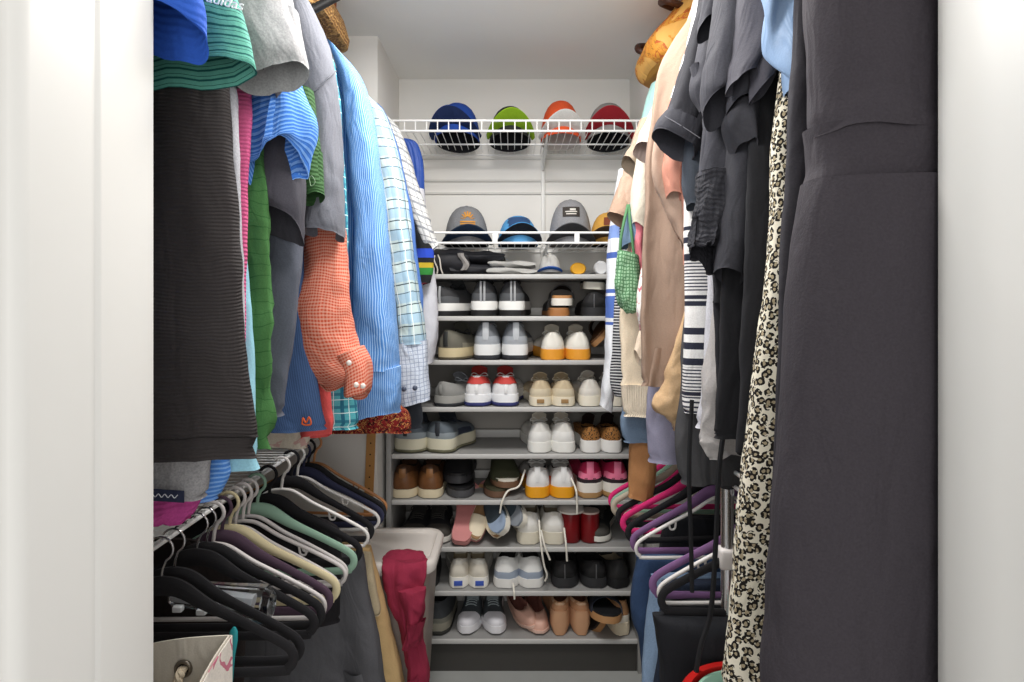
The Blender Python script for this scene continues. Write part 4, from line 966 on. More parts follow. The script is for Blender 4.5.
M_lp = fab('#a3c0d2', [('v', .060, .5, '#c9d8d2', .2, .75), ('u', .034, .30, '#86a5ba', 0, .55), ('v', .060, .05, '#39454c', .1), ('v', .060, .035, '#39454c', .68), ('u', .072, .05, '#45525b', .1, .8), ('u', .034, .06, '#e8f0ee', .55)], heather=.03)
M_wc = fab('#cdd5e2', [('u', .012, .14, '#8f9cb5'), ('v', .012, .14, '#8f9cb5')])
b2 = MB()
for q in ((404, 389), (415, 388)): b2.bm((lambda b: (bmesh.ops.create_uvsphere(b, u_segments=10, v_segments=6, radius=.0075), b)[1])(bmesh.new()), Matrix.Translation(px(*q, 1.69)) @ Matrix.Diagonal((1, .5, 1, 1)))
G('pale_plaid_shirt', 'pale blue and cream plaid shirt with a long sleeve and white cuff', 'shirt',
  [('sleeve', sl(1.74, .05, [(346, 84, 366, 94), (356, 104, 384, 112), (370, 150, 397, 148), (379, 210, 408, 206), (386, 275, 416, 270), (391, 325, 423, 320), (393, 346, 426, 342)], seed=27, fold=.006, k=8), M_lp),
   ('cuff', sl(1.74, .045, [(391, 344, 427, 340), (395, 372, 429, 368), (397, 406, 429, 400)], (.035, 0), seed=28, fold=.006, k=12), M_wc),
   ('button', b2, P_('#4a5266', .4)),
   ('body', body([(362, 100), (384, 150), (392, 300), (394, 395)], 1.78, LW, .02, seed=29), M_lp)], hang=1.78)
G('blue_oxford_shirt', 'denim blue shirt edge hanging between the pale plaid and the white plaid shirts', 'shirt', [('body', body([(384, 110), (404, 170), (415, 230), (422, 290), (425, 360)], 1.85, LW, .02, seed=30, top=1.96), fab('#5479bd', [('rib', 'u', .006)]))], hang=1.85)
M_wp = fab('#d3d3d1', [('v', .045, .20, '#84878d', 0, .9), ('u', .028, .2, '#9a9da1', 0, .8), ('v', .045, .05, '#5a5d64', .35)])
G('white_plaid_shirt', 'white and grey plaid shirt whose sleeve swings out over the end wall', 'shirt',
  [('sleeve', sl(1.93, .045, [(362, 92, 380, 108), (374, 118, 400, 130), (392, 160, 414, 168), (406, 200, 426, 208), (418, 234, 436, 238), (425, 254, 440, 244)], (.035, 0), seed=31, fold=.005), M_wp)], hang=1.93)
G('navy_jacket', 'navy blue quilted sleeve hanging beside the end wall under the high wire shelf', 'jacket', [('body', body([(404, 138), (418, 144), (424, 165), (425, 195), (423, 224)], 1.985, -.62, .018, seed=32, top=1.87), fab('#1f3f86', [('rib', 'u', .012)], rough=.5))], hang=1.985)
G('grey_white_shirt', 'pale grey shirt hanging low in front of the black sneaker in profile', 'shirt', [('sleeve', sl(1.96, .035, [(412, 190, 424, 190), (414, 262, 434, 268), (414, 300, 437, 300), (413, 335, 438, 332), (410, 366, 434, 362)], (.03, 0), seed=33), fab('#c5c6cd', heather=.06))])
SZ = lambda y: px(0, y, 1.91).z
M_sc = fab('#1d1f22', [('z', SZ(258), SZ(249), '#2b48b4'), ('z', SZ(268), SZ(263), '#b39a2c'), ('z', SZ(275), SZ(268), '#2f7a35'), ('z', SZ(288), SZ(283), '#6b2130')])
G('striped_scarf', 'dark scarf end with blue yellow and green stripes below the white plaid cuff', 'scarf', [('body', sl(1.91, .02, [(412, 225, 428, 228), (415, 246, 434, 248), (412, 268, 434, 266), (407, 290, 431, 282)], (.016, 0), seed=34), M_sc)])
M_rp = fab('#7c1d1c', [('paisley', 40, '#caa05a', .47, .50), ('paisley', 55, '#3a0f12', .58, 1)])
G('red_patterned_shirt', 'dark red shirt hem with gold scrolls beside the pinstriped cuff', 'shirt', [('body', body([(360, 200), (392, 380), (408, 414), (411, 432)], 1.665, LW, .03, seed=35), M_rp)], hang=1.665)
G('dark_tee', 'dark charcoal shirt hem below the white plaid cuff', 'shirt', [('body', body([(372, 200), (402, 340), (420, 395), (424, 428)], 1.815, LW, .02, seed=36), fab('#3b3f46'))], hang=1.815)
G('grey_shorts', 'light grey heather shirt with a navy name label under the black shirt', 'shirt',
  [('body', body([(195, 300), (206, 440), (206, 470), (203, 497)], .835, LW, .026, seed=37, top=1.7), fab('#9a999b', heather=.25)),
   ('label', MB().grid(lambda u, v: px(140 + 44 * u, 488 + 3 * u + 12 * (1 - v), .7935 + .006 * u), 6, 2, .0012), fab('#2b3147')),
   ('label_script', seam([px(152 + 3.2 * i, 495 + (1.6 if i % 2 else -1.6) + .2 * i, .790 + .0004 * i) for i in range(9)], .0006), P_('#cfd3dc', .7), 'label')], hang=.835)
G('magenta_tee', 'magenta pink shirt hem bunched under the light grey shirt', 'shirt', [('body', body([(188, 300), (196, 480), (197, 505), (190, 519)], .86, LW, .03, seed=38, top=1.7, wr=.008, wsc=30), fab('#c14c94', [('rib', 'v', .008)]))])
G('blue_heather_tee', 'blue streaked shirt hem between the grey shirt and the aqua shirt', 'shirt', [('body', body([(218, 300), (228, 450), (228, 476), (214, 500)], .89, LW, .022, seed=39, top=1.7), fab('#4d86d8', [('v', .007, .4, '#86b4ee')]))])
G('floral_sheet', 'pale cream printed cloth edge just under the denim shirt hem', 'cloth', [('body', body([(300, 300), (308, 400), (312, 430), (308, 446)], 1.36, LW, .018, seed=40, top=1.8), fab('#cfc6b6', [('blotch', 30, '#c8a49c', .62, .68)]))])

# ---- right rod, from the door inwards
M_dr = fab('#383439', heather=.14, weave=.4)
ed = [(806, -60), (806, 0), (808, 70), (810, 138)]
sk = [(803, 183), (798, 215), (788, 320), (777, 440), (768, 560), (763, 660), (760, 760)]
DW = .64
G('knit_dress', 'long dark charcoal knit dress with a waistband beside the white door jamb', 'dress',
  [('bodice', cloth(body_rings(ed, .70, DW, .05, 1.95, e=.75), fold=.010, k=4, wr=.006, seed=41, hem=.01), M_dr),
   ('waistband', cloth(body_rings([(808, 128), (812, 146), (812, 166), (805, 186)], .70, DW, .054, e=.75), fold=.010, k=4, wr=.004, seed=42, hem=.008, f0=.8), M_dr),
   ('skirt', cloth(body_rings(sk, .70, DW, .058, e=.75), fold=.016, k=3.2, wr=.008, wsc=8, seed=43, f0=.25), M_dr)], hang=.70)
G('charcoal_dress', 'second charcoal dress showing as a dark strip between knit dress and leopard dress', 'dress', [('body', body([(800, -40), (794, 40), (786, 130), (780, 230), (775, 360), (771, 480), (770, 700)], .775, .66, .02, seed=44), fab('#302e33', heather=.12))], hang=.775)
M_sb = fab('#7f97b6', heather=.04, rough=.45)
G('satin_blouse', 'steel blue satin blouse draped above the leopard dress', 'blouse',
  [('body', sl(.825, .025, [(752, -70, 840, -70), (757, -10, 830, -10), (763, 30, 815, 30), (772, 62, 803, 60), (783, 90, 797, 88)], (.015, 0), seed=45, fold=.028, k=20), M_sb)], hang=.825)
M_leo = fab('#e4ddca', [('leopard', 104, '#1e1a17', '#a89a7e')], heather=.04)
G('leopard_dress', 'long leopard print dress in black and cream hanging to the floor', 'dress', [('body', body([(782, -30), (779, 60), (773, 150), (767, 250), (757, 350), (748, 440), (739, 520), (730, 610), (722, 700)], .87, .70, .028, seed=46, fold=.012, k=10), M_leo)], hang=.87)
M_bk = fab('#1f1f22', heather=.10)
M_ch = fab('#3d3d43', heather=.14)
G('black_long_shirt', 'black shirt body in shadow between the leopard dress and charcoal tees', 'shirt', [('body', body([(762, -30), (752, 80), (748, 200), (742, 320), (738, 440), (740, 456)], .95, RW, .02, seed=47), M_bk)], hang=.95)
G('charcoal_tee', 'charcoal tee with a round dark sleeve opening facing the aisle', 'shirt',
  [('sleeve', sl(.97, .045, [(726, -70, 764, -70), (716, 0, 756, 0), (708, 55, 746, 60), (704, 88, 739, 88), (705, 108, 737, 106)], (.036, -.024), seed=48), M_ch)], hang=.985)
G('charcoal_tee', 'charcoal tee sleeve with stitched hem overlapping the leopard dress', 'shirt', [('sleeve', sl(.915, .04, [(742, -60, 780, -60), (740, 0, 777, 0), (735, 50, 770, 50), (728, 88, 752, 82)], (.03, -.010), seed=49, fold=.007), fab('#45444b', heather=.14))], hang=.915)
G('ruffle_blouse', 'dark grey top with layered ruffle cuffs below the charcoal tees', 'blouse',
  [('sleeve', sl(.955, .035, [(734, 50, 760, 50), (730, 85, 756, 85), (727, 112, 750, 104)], (.028, -.014), seed=50, fold=.008), fab('#3c3c42')),
   ('ruffle', sl(.965, .035, [(730, 104, 756, 104), (724, 126, 754, 124), (738, 146, 754, 160)], (.025, -.01), seed=51, fold=.014, k=20), fab('#36363b'))])
G('wrap_blouse', 'dark grey top with a hemmed sleeve against the leopard dress collar', 'blouse', [('sleeve', sl(.895, .03, [(756, -40, 782, -40), (756, 30, 779, 36), (754, 70, 776, 68), (753, 98, 774, 80)], (.025, -.012), seed=52), fab('#434249'))])
G('cap_sleeve_blouse', 'black top with a short cap sleeve at the very top of the rod', 'blouse', [('sleeve', sl(1.04, .03, [(708, -60, 732, -60), (704, -8, 725, -8), (698, 32, 720, 24)], (.025, -.015), seed=53), fab('#3a3a40', heather=.14)),
   ('body', body([(722, -20), (712, 100), (712, 200), (714, 300)], 1.08, RW, .015, seed=54), M_bk)], hang=1.08)
G('sleeveless_blouse', 'small charcoal sleeve bulging over the rolled cuff tee', 'blouse', [('sleeve', sl(1.09, .03, [(700, 40, 722, 44), (693, 74, 712, 80), (691, 92, 709, 98), (700, 112, 710, 110)], (.02, 0), seed=55), M_ch)])
M_rt = fab('#2e2e33', heather=.12)
G('rolled_cuff_tee', 'black tee with a wide folded sleeve cuff and stitch line', 'shirt',
  [('sleeve', sl(1.16, .04, [(704, -40, 730, -40), (697, 10, 722, 10), (683, 60, 712, 70), (668, 104, 702, 122), (664, 116, 699, 134)], seed=56, fold=.004), M_rt),
   ('cuff', sl(1.155, .046, [(664, 112, 704, 134), (657, 122, 700, 148), (652, 133, 694, 160)], (.04, -.008), seed=57, fold=.003), fab('#38383e', heather=.12)),
   ('stitching', seam([px(664.5, 116, 1.108), px(675, 122, 1.106), px(688, 130, 1.106), px(700, 138, 1.108)], .0009), P_('#8b8b92', .8))], hang=1.16)
M_rk = fab('#29292e', [('rib', 'u', .011), ('rib', 'v', .009)], heather=.12, weave=.8)
G('ruched_blouse', 'black top with a long bumpy ruched sleeve', 'blouse',
  [('sleeve', sl(1.05, .035, [(712, 60, 740, 60), (704, 120, 736, 124), (700, 176, 731, 178)], seed=58), fab('#3a3a40', heather=.14)),
   ('ruched_cuff', sl(1.045, .04, [(699, 172, 732, 174), (696, 205, 731, 208), (693, 235, 727, 240), (691, 250, 722, 264)], (.03, -.02), seed=59, wr=.010, wsc=55, fold=.008, k=22, sub=12), M_rk)], hang=1.05)
G('black_knit_cardigan', 'black knit cardigan with a long tapering sleeve beside the leopard dress', 'cardigan',
  [('sleeve', sl(1.0, .035, [(736, 90, 764, 90), (730, 140, 758, 140), (726, 190, 752, 190), (721, 240, 748, 240), (718, 270, 742, 284)], (.03, -.012), seed=60), fab('#2c2c31', heather=.14)),
   ('body', body([(740, 60), (728, 200), (720, 330), (716, 400), (715, 438)], 1.02, RW, .02, seed=61), M_bk)], hang=1.02)
G('black_pullover', 'plain black shirt body hanging just past the light grey shirt', 'shirt', [('body', body([(720, 100), (714, 240), (716, 330), (716, 400), (714, 434)], 1.10, RW, .02, seed=62), fab('#232327'))], hang=1.10)
G('slate_blouse', 'dark slate blue sleeve between the coral strap and the ruched sleeve', 'blouse', [('sleeve', sl(1.19, .03, [(690, 110, 712, 112), (684, 150, 706, 152), (682, 185, 703, 188), (686, 206, 700, 208)], (.025, -.005), seed=63), fab('#4a5059'))])
M_co = fab('#bd8370', heather=.05, rough=.6)
G('coral_blouse', 'coral blouse with a looped strap hanging beside the taupe shirt', 'blouse',
  [('sleeve', sl(1.27, .03, [(668, 100, 690, 106), (666, 140, 684, 142), (664, 170, 678, 172), (667, 196, 678, 202)], (.022, -.006), seed=64), M_co),
   ('strap', sl(1.25, .012, [(680, 130, 689, 130), (681, 180, 689, 180), (683, 225, 689, 225), (684, 262, 689, 264)], seed=65, fold=.003, n=20), M_co)], hang=1.27)
M_ta = fab('#967f6f', heather=.06)
G('taupe_shirt', 'long taupe brown shirt with deep soft folds', 'shirt',
  [('body', body([(664, 60), (650, 140), (646, 200), (643, 270), (641, 340), (640, 386)], 1.34, RW, .032, seed=66, fold=.030, k=8, f0=.7), M_ta),
   ('overlay', sl(1.29, .02, [(655, 130, 700, 130), (652, 172, 698, 175), (662, 205, 696, 225), (678, 238, 690, 262)], (.012, 0), seed=67, fold=.008), fab('#aa9180', heather=.06))], hang=1.34)
dz = lambda y: px(0, y, 1.205).z
M_ns = fab('#e4e3e1', [('z', dz(a), dz(b_), '#2c2e3c') for a, b_ in ((225, 229), (236, 242), (253, 260), (295, 299), (301, 306), (328, 335), (343, 350), (359, 366), (393, 397))] + [('z', dz(262), dz(292), '#3d3f4c', .0068, .42), ('z', dz(368), dz(392), '#3d3f4c', .0068, .42), ('z', dz(398), dz(420), '#3d3f4c', .010, .4)])
G('striped_jersey', 'white top with broad and fine navy stripes', 'shirt', [('body', body([(704, 60), (688, 150), (685, 225), (685, 300), (682, 390), (683, 412)], 1.235, RW, .028, seed=68, fold=.005, wr=.003), M_ns)], hang=1.235)
G('grey_jersey', 'light heather grey top between the striped top and the black shirt', 'shirt', [('body', body([(716, 60), (711, 200), (707, 300), (703, 380), (697, 428)], 1.17, RW, .022, seed=69), fab('#bcbcc2', heather=.14))], hang=1.17)
M_pk = fab('#bba9a2', heather=.05)
G('blush_blouse', 'pale blush top with a long smooth sleeve above the taupe shirt', 'shirt',
  [('sleeve', sl(1.44, .04, [(700, -20, 720, -14), (684, 30, 706, 32), (668, 70, 692, 76), (650, 112, 678, 120), (635, 148, 660, 158)], (.03, -.014), seed=70), M_pk),
   ('body', body([(664, 80), (656, 180), (650, 280), (648, 380)], 1.47, RW, .016, seed=71), M_pk)], hang=1.47)
G('white_blouse', 'white top shoulder between the blush sleeve and rolled cuff tee', 'shirt', [('sleeve', sl(1.30, .035, [(704, -30, 728, -30), (692, 14, 716, 14), (682, 60, 706, 66), (672, 96, 698, 104), (664, 126, 690, 136)], (.03, -.01), seed=72), fab('#dcd9d8', [('blotch', 40, '#9aa0ae', .66, .72)]))], hang=1.30)
G('khaki_blouse', 'khaki brown top with a rolled dark sleeve opening', 'shirt', [('sleeve', sl(1.58, .035, [(664, 90, 680, 96), (646, 120, 664, 128), (632, 144, 650, 156), (622, 160, 641, 177)], (.028, -.016), seed=73), fab('#948676', heather=.08))], hang=1.58)
G('aqua_blouse', 'pale aqua top shoulder at the end of the rod', 'shirt',
  [('sleeve', sl(1.86, .04, [(652, 84, 670, 90), (643, 110, 668, 112), (636, 140, 660, 144), (628, 172, 652, 176)], (.03, 0), seed=74), fab('#a8d2cd')),
   ('body', body([(655, 90), (645, 140), (640, 220), (640, 300)], 1.89, RW, .015, seed=75, top=1.95), fab('#a8d2cd'))], hang=1.89)
M_be = fab('#b59b88', heather=.07)
G('beige_shirt', 'beige linen shirt with a rolled up sleeve by the mustard cap', 'shirt',
  [('sleeve', sl(1.69, .04, [(640, 120, 658, 124), (629, 150, 648, 158), (620, 182, 641, 192), (612, 206, 637, 218)], seed=76), M_be),
   ('cuff', sl(1.685, .043, [(613, 202, 638, 216), (608, 214, 634, 230)], (.036, -.012), seed=77, fold=.003), fab('#a98e7b', heather=.07))], hang=1.69)
G('cream_blouse', 'cream blouse sleeve with a tied cuff beside the beige rolled sleeve', 'blouse', [('sleeve', sl(1.52, .03, [(640, 140, 658, 146), (635, 172, 653, 178), (631, 202, 650, 208), (630, 226, 646, 234)], (.024, -.012), seed=78), fab('#c8c0b0'))])
G('cream_sweatshirt', 'cream knit top with a ribbed hem hanging beside the green crochet bag', 'shirt',
  [('body', body([(640, 150), (628, 240), (621, 310), (621, 385)], 1.56, RW, .028, seed=79, fold=.007), fab('#dfcfb6')),
   ('hem_rib', body([(621.5, 384), (622, 392), (624, 417)], 1.56, RW, .030, top=None, seed=79), fab('#e3d5bf', [('rib', 'u', .006)]))], hang=1.56)
G('floral_blouse', 'white floral ruffled cuff poking out beside the taupe shirt', 'blouse', [('sleeve', sl(1.42, .022, [(646, 250, 660, 252), (640, 280, 654, 282), (637, 306, 650, 310), (640, 330, 649, 330)], (.016, -.006), seed=80, fold=.006, k=20), fab('#e8e2dc', [('blotch', 60, '#c2707c', .56, 1)]))])
G('ivory_blouse', 'ivory cuff opening in front of the cream knit top', 'blouse', [('sleeve', sl(1.47, .018, [(642, 320, 654, 322), (636, 342, 648, 346), (634, 352, 643, 366)], (.016, -.01), seed=81), fab('#e2cfb8'))])
tz = lambda y: px(0, y, 1.79).z
M_tw = fab('#e6e8ec', [('z', tz(252), tz(258), '#4d68b0'), ('z', tz(289), tz(293), '#4d68b0'), ('z', tz(296), tz(318), '#5573bd'), ('z', tz(322), tz(325), '#4d68b0'), ('z', tz(225), tz(238), '#7f98cf')])
G('striped_towel_shirt', 'white cover-up with broad blue bands at the aisle edge', 'shirt', [('sleeve', sl(1.82, .035, [(618, 170, 632, 172), (613, 205, 627, 206), (608, 250, 622, 252), (606, 300, 619, 302), (605, 350, 617, 350), (604, 375, 615, 376), (599, 404, 611, 413)], (.02, 0), seed=82), M_tw)], hang=1.82)
G('pinstripe_jersey', 'black and white finely striped top behind the white banded cover-up', 'shirt', [('body', body([(624, 200), (617, 280), (612, 340), (610, 380), (613, 396)], 1.74, RW, .022, seed=83, top=1.66), fab('#2a2b30', [('v', .0085, .42, '#c9c9c9')]))], hang=1.74)
G('blue_tee', 'faded blue tee sleeve under the beige rolled cuff', 'shirt', [('sleeve', sl(1.535, .02, [(636, 180, 652, 184), (628, 210, 646, 212), (622, 232, 644, 236), (622, 246, 642, 242)], (.026, -.008), seed=84), fab('#62788f'))])
G('pink_blouse', 'small bright pink cloth tip next to the green crochet bag', 'shirt', [('sleeve', sl(1.515, .012, [(634, 220, 644, 222), (632, 248, 642, 250), (634, 268, 642, 276)], (.01, 0), seed=85), fab('#d97c88'))])
M_cr = fab('#8fb592', [('u', .0085, .35, '#4f7a55'), ('v', .0085, .35, '#4f7a55')], weave=.7)
G('crochet_bag', 'green crochet net bag hanging by two straps', 'bag',
  [('net', sl(1.50, .022, [(618, 250, 638, 256), (616, 270, 640, 272), (615, 290, 640, 292), (620, 306, 637, 308), (626, 313, 633, 314)], (.01, 0), seed=86, wr=.006, wsc=60), M_cr),
   ('strap', MB().tube(spline([px(620, 253, 1.50), px(621, 238, 1.50), px(624, 222, 1.51), px(628, 205, 1.53)], 5), .0038, 8), M_cr),
   ('strap', MB().tube(spline([px(634, 256, 1.50), px(632, 238, 1.50), px(630, 222, 1.51), px(629, 205, 1.53)], 5), .0038, 8), M_cr)])
G('denim_blue_shirt', 'faded denim shirt hem just below the cream ribbed hem', 'shirt', [('body', body([(630, 300), (624, 400), (621, 420), (624, 442)], 1.60, RW, .022, seed=87, top=1.4), fab('#6f8299'))], hang=1.60)
G('caramel_trousers', 'caramel brown garment hanging below the faded denim hem', 'trousers', [('body', sl(1.62, .03, [(632, 400, 660, 400), (630, 440, 658, 440), (629, 470, 656, 472), (627, 496, 654, 502)], (.024, 0), seed=88, fold=.006), fab('#b07d52', heather=.06))])
G('lavender_shirt', 'lavender grey shirt hem below the taupe shirt', 'shirt', [('body', body([(655, 300), (649, 380), (647, 420), (649, 462)], 1.41, RW, .026, seed=89, top=1.45, fold=.010, k=8), fab('#8d8b9f', heather=.08))], hang=1.41)
G('satin_scarf', 'tan satin tie end bunched below the taupe shirt', 'scarf', [('body', body([(668, 360), (663, 382), (656, 398), (657, 408), (668, 420), (678, 433)], 1.285, .62, .026, seed=90, top=1.35, fold=.014, k=14, wr=.010, wsc=24), fab('#c2a27c', rough=.4))])
G('charcoal_skirt', 'charcoal pleated hem hanging over the lower hangers', 'skirt', [('body', body([(686, 300), (678, 400), (674, 440), (680, 482)], 1.26, .66, .028, seed=91, top=1.45, fold=.012, k=14), fab('#4a4a4c', heather=.1))])
G('crumpled_grey_tee', 'crumpled light grey hem under the light heather top', 'shirt', [('body', body([(708, 360), (702, 430), (700, 444), (706, 456)], 1.14, .66, .03, seed=92, wr=.012, wsc=30, top=1.6), fab('#a8a4a2', heather=.1))])
G('peach_blouse', 'tiny peach cloth tip below the crumpled grey hem', 'shirt', [('sleeve', sl(1.15, .015, [(714, 430, 730, 430), (712, 448, 726, 448), (714, 458, 724, 459)], (.01, 0), seed=93), fab('#cf8a63'))])

# hangers inside the upper garments: same hanger throughout, nothing of it shows
HB = P_('#242426', .8)
def hanger(x, y, z, mat, label, kind='velvet', yaw=0.0, half=.21, name='clothes_hanger', group=None, drop=.145, metal=None, bar=True, tilt=0.0):
    """hook over a rod at (x, y, z), shoulders square to the rod"""
    t = thing(name, (x, y, z), label, 'hanger', group, (0, tilt, yaw))
    hm = metal or mat
    hk = [V((.020 * math.cos(a), 0, .020 * math.sin(a) - .008)) for a in [math.radians(k) for k in range(200, -75, -22)]]
    hk += [V((0.003, 0, -.040)), V((0, 0, -.062))]
    rk = .0018 if metal else .0036
    MB().tube(hk, rk, 8).build('hook', hm, t)
    z0 = -.066
    sh = [V((0, 0, z0)), V((.03, 0, z0 - .006)), V((.075, 0, z0 - .034)), V((.13, 0, z0 - .062)), V((half - .025, 0, z0 - .092)), V((half - .004, 0, z0 - .108)), V((half, 0, z0 - .124)), V((half - .008, 0, z0 - .137)), V((half - .028, 0, z0 - .142))]
    if bar: path = sh + [V((0, 0, z0 - .143))] + [V((-p.x, 0, p.z)) for p in sh[::-1]][:-1]
    else: path = sh
    body_ = spline(path + [path[0]] if bar else path, 5)[:-1] if bar else spline(path, 5)
    m_ = MB()
    if kind == 'velvet': m_.tube(body_, [(.0080 + .0080 * math.exp(-(p.x / .07) ** 2) * (1 if p.z > z0 - .09 else 0)) for p in body_], 10, closed=bar, flat=((0, 1, 0), .5))
    else: m_.tube(body_, .0042, 10, closed=bar)
    m_.build('shoulders' if bar else 'arm', mat, t)
    if kind == 'velvet':
        MB().box((0, 0, z0 - .006), (.05, .006, .020), .003).build('yoke', mat, t)
    if kind == 'tubular':
        for sg in (-1, 1): MB().tube(spline([V((sg * .115, 0, z0 - .056)), V((sg * .118, 0, z0 - .074)), V((sg * .128, 0, z0 - .076)), V((sg * .131, 0, z0 - .066))], 4), .0024, 6).build('strap_hook', mat, t)
    return t
for i, d in enumerate(sorted(UPHANG, key=abs)[:0]): pass

# ---- upper shelves
t = thing('wicker_basket', (-.64, 1.66, 2.046), 'brown wicker basket with a looped handle on the shelf above the shirts', 'basket')
M_wk, nt, b_ = base('woven_wicker')
tc = nd(nt, 'ShaderNodeTexCoord'); wv = nd(nt, 'ShaderNodeTexWave', bands_direction='Z'); wv.inputs['Scale'].default_value = 26; wv.inputs['Distortion'].default_value = 6; wv.inputs['Detail Scale'].default_value = 3
nt.links.new(tc.outputs['Object'], wv.inputs['Vector'])
nt.links.new(mix(nt, wv.outputs[1], lin('#7a5328'), lin('#c8995a')), b_.inputs['Base Color']); b_.inputs['Roughness'].default_value = .7
bp = nd(nt, 'ShaderNodeBump'); bp.inputs['Strength'].default_value = .8; bp.inputs['Distance'].default_value = .006; nt.links.new(wv.outputs[1], bp.inputs['Height']); nt.links.new(bp.outputs[0], b_.inputs['Normal'])
def rrect(cx, cy, z, hx, hy, r, n=6):
    out = []
    for qx, qy, a0 in ((1, 1, 0), (-1, 1, 90), (-1, -1, 180), (1, -1, 270)):
        for k in range(n + 1):
            a = math.radians(a0 + 90 * k / n); out.append(V((cx + qx * (hx - r) + r * math.cos(a), cy + qy * (hy - r) + r * math.sin(a), z)))
    return out
MB().loft([rrect(0, 0, z, hx, hy, .05) for z, hx, hy in ((0, .13, .14), (.006, .155, .16), (.03, .158, .165), (.08, .145, .155), (.125, .12, .13), (.125, .112, .122), (.03, .14, .15))]).build('body', M_wk, t, auto=60)
MB().tube(rrect(0, 0, .126, .118, .128, .05), .007, 8, closed=True).build('rim', M_wk, t)
MB().tube(spline([(.10, -.02, .124), (.125, -.015, .146), (.142, .01, .118), (.140, .03, .085), (.128, .04, .075)], 6), .006, 8).build('handle', P_('#7b3f1f', .45), t)
cord('curtain_rod', 'black rod end sticking out over the wicker basket', 'rod', [px(290, 22, 1.42), px(345, -8, 1.46)], .011, P_('#1c1b1b', .4), n=10)
M_pb = fab('#c98a35', [('paisley', 16, '#b2592a', .50, .56), ('paisley', 26, '#8a5a22', .60, .64), ('blotch', 12, '#d9a558', .56, 1)], rough=.55, weave=.5)
t = thing('handbag', (.55, 1.83, 1.992), 'orange gold patterned handbag with dark brown handles above the blouses', 'bag')
def hb(z, x0, y0, y1):
    return [p + V((0, 0, 0)) for p in rrect((x0 + .17) / 2, (y0 + y1) / 2, z, (.17 - x0) / 2, (y1 - y0) / 2, .035)]
mb = cloth([(V(((x0 + .17) / 2, 0, z)), V(((.17 - x0) / 2, 0, 0)), V((0, hy, 0)), .5) for z, x0, hy in ((.195, -.055, .12), (.15, -.09, .135), (.10, -.135, .145), (.055, -.160, .150), (.02, -.152, .148), (.002, -.135, .14))], fold=.004, k=6, wr=.006, hem=0, seed=300)
mb.build('body', M_pb, t, auto=75)
MB().tube(spline([(-.06, -.10, .16), (-.105, -.12, .165), (-.11, -.06, .19), (-.07, -.03, .19)], 6), .010, 10).build('handle', P_('#4a2817', .5), t)
MB().tube(spline([(-.12, .05, .085), (-.150, .06, .10), (-.145, .09, .125), (-.11, .10, .13)], 6), .010, 10).build('handle', P_('#3c2013', .5), t)

# ---- lower left rod: empty hangers
VB = P_('#1b1a1d', .9, bump=.4, bscale=600); VW = P_('#dedad6', .45, var=.02); VL = P_('#4d3a4a', .85, var=.05); VC = P_('#d8cba4', .8, var=.04); VM = P_('#8fb09b', .75, var=.04); VG = P_('#c9c3c1', .45, var=.02)
CHR = plain('#c9c9cb', .2, 1.0, var=.02); VO = P_('#c98b5a', .5, var=.05); VN = P_('#2a2c45', .85); VP = P_('#d4286f', .8, var=.05); VU = P_('#7d5a86', .85, var=.05); VGB = P_('#b4aa97', .8)
HL = [(.965, VB, 'velvet', 'black velvet hanger with a chrome hook beside the white door jamb', CHR, .02),
      (1.00, VB, 'velvet', 'nearest black velvet hanger, its rounded end curling above the tote bag', CHR, -.03),
      (1.075, VB, 'velvet', 'black velvet hanger with chrome hook just behind the clear acrylic bar', CHR, .03),
      (1.105, VB, 'velvet', 'black velvet hanger with chrome hook pressed against the white plastic one', CHR, -.02),
      (1.135, VG, 'tubular', 'off-white plastic hanger between the black velvet and plum hangers', None, .02),
      (1.165, VL, 'velvet', 'dark plum velvet hanger in front of the cream one', None, -.02),
      (1.195, VC, 'velvet', 'cream velvet hanger with a rounded end', None, .01),
      (1.225, VG, 'tubular', 'white plastic hanger just behind the cream velvet hanger', None, -.02),
      (1.255, VG, 'tubular', 'second white plastic hanger behind the cream velvet one', None, .02),
      (1.285, VG, 'tubular', 'white plastic hanger touching the mint velvet hanger', None, -.01),
      (1.325, VM, 'velvet', 'mint green velvet hanger', None, .02),
      (1.39, VB, 'velvet', 'black velvet hanger between the mint and the lone white hanger', None, -.05),
      (1.47, VW, 'tubular', 'white plastic hanger hanging apart behind the mint one', None, .02),
      (1.535, VB, 'velvet', 'black velvet hanger holding the dark grey trousers', None, -.03),
      (1.575, VW, 'tubular', 'white plastic hanger between the two trouser hangers', None, .02),
      (1.62, VN, 'velvet', 'navy velvet hanger beside the tan one', None, -.02),
      (1.66, VB, 'velvet', 'black hanger holding the khaki trousers', None, .03),
      (1.715, VO, 'tubular', 'tan orange hanger at the far end of the low rod', None, .0)]
for d, m_, k, lab, met, yw in HL:
    hanger(-.565, d, .905, m_, lab, k, yw, metal=met, tilt=rnd.uniform(-.03, .03))

# clear acrylic bar
t = thing('acrylic_bar', px(215, 598, 1.035), 'clear faceted acrylic bar lying across the black velvet hangers', 'bar')
GL = glassy()
rr = []
for x, r in ((-.075, .012), (-.07, .020), (-.03, .021), (-.025, .024), (.03, .027), (.075, .031), (.088, .031), (.098, .022)):
    rr.append([V((x, r * math.cos(2 * PI * k / 8 + .39), r * math.sin(2 * PI * k / 8 + .39) - x * .12)) for k in range(8)])
MB().loft(rr).build('body', GL, t, smooth=False)
MB().loft([[V((x, .012 * math.cos(2 * PI * k / 8), .012 * math.sin(2 * PI * k / 8) - x * .12)) for k in range(8)] for x in (-.07, .07)]).build('core', P_('#b9bcc0', .25), t, smooth=False)
for x in (-.05, -.01, .03): MB().box((x, -.024, -.012 - x * .12), (.016, .012, .010), .002).build('clip', P_('#d5d8da', .2), t)

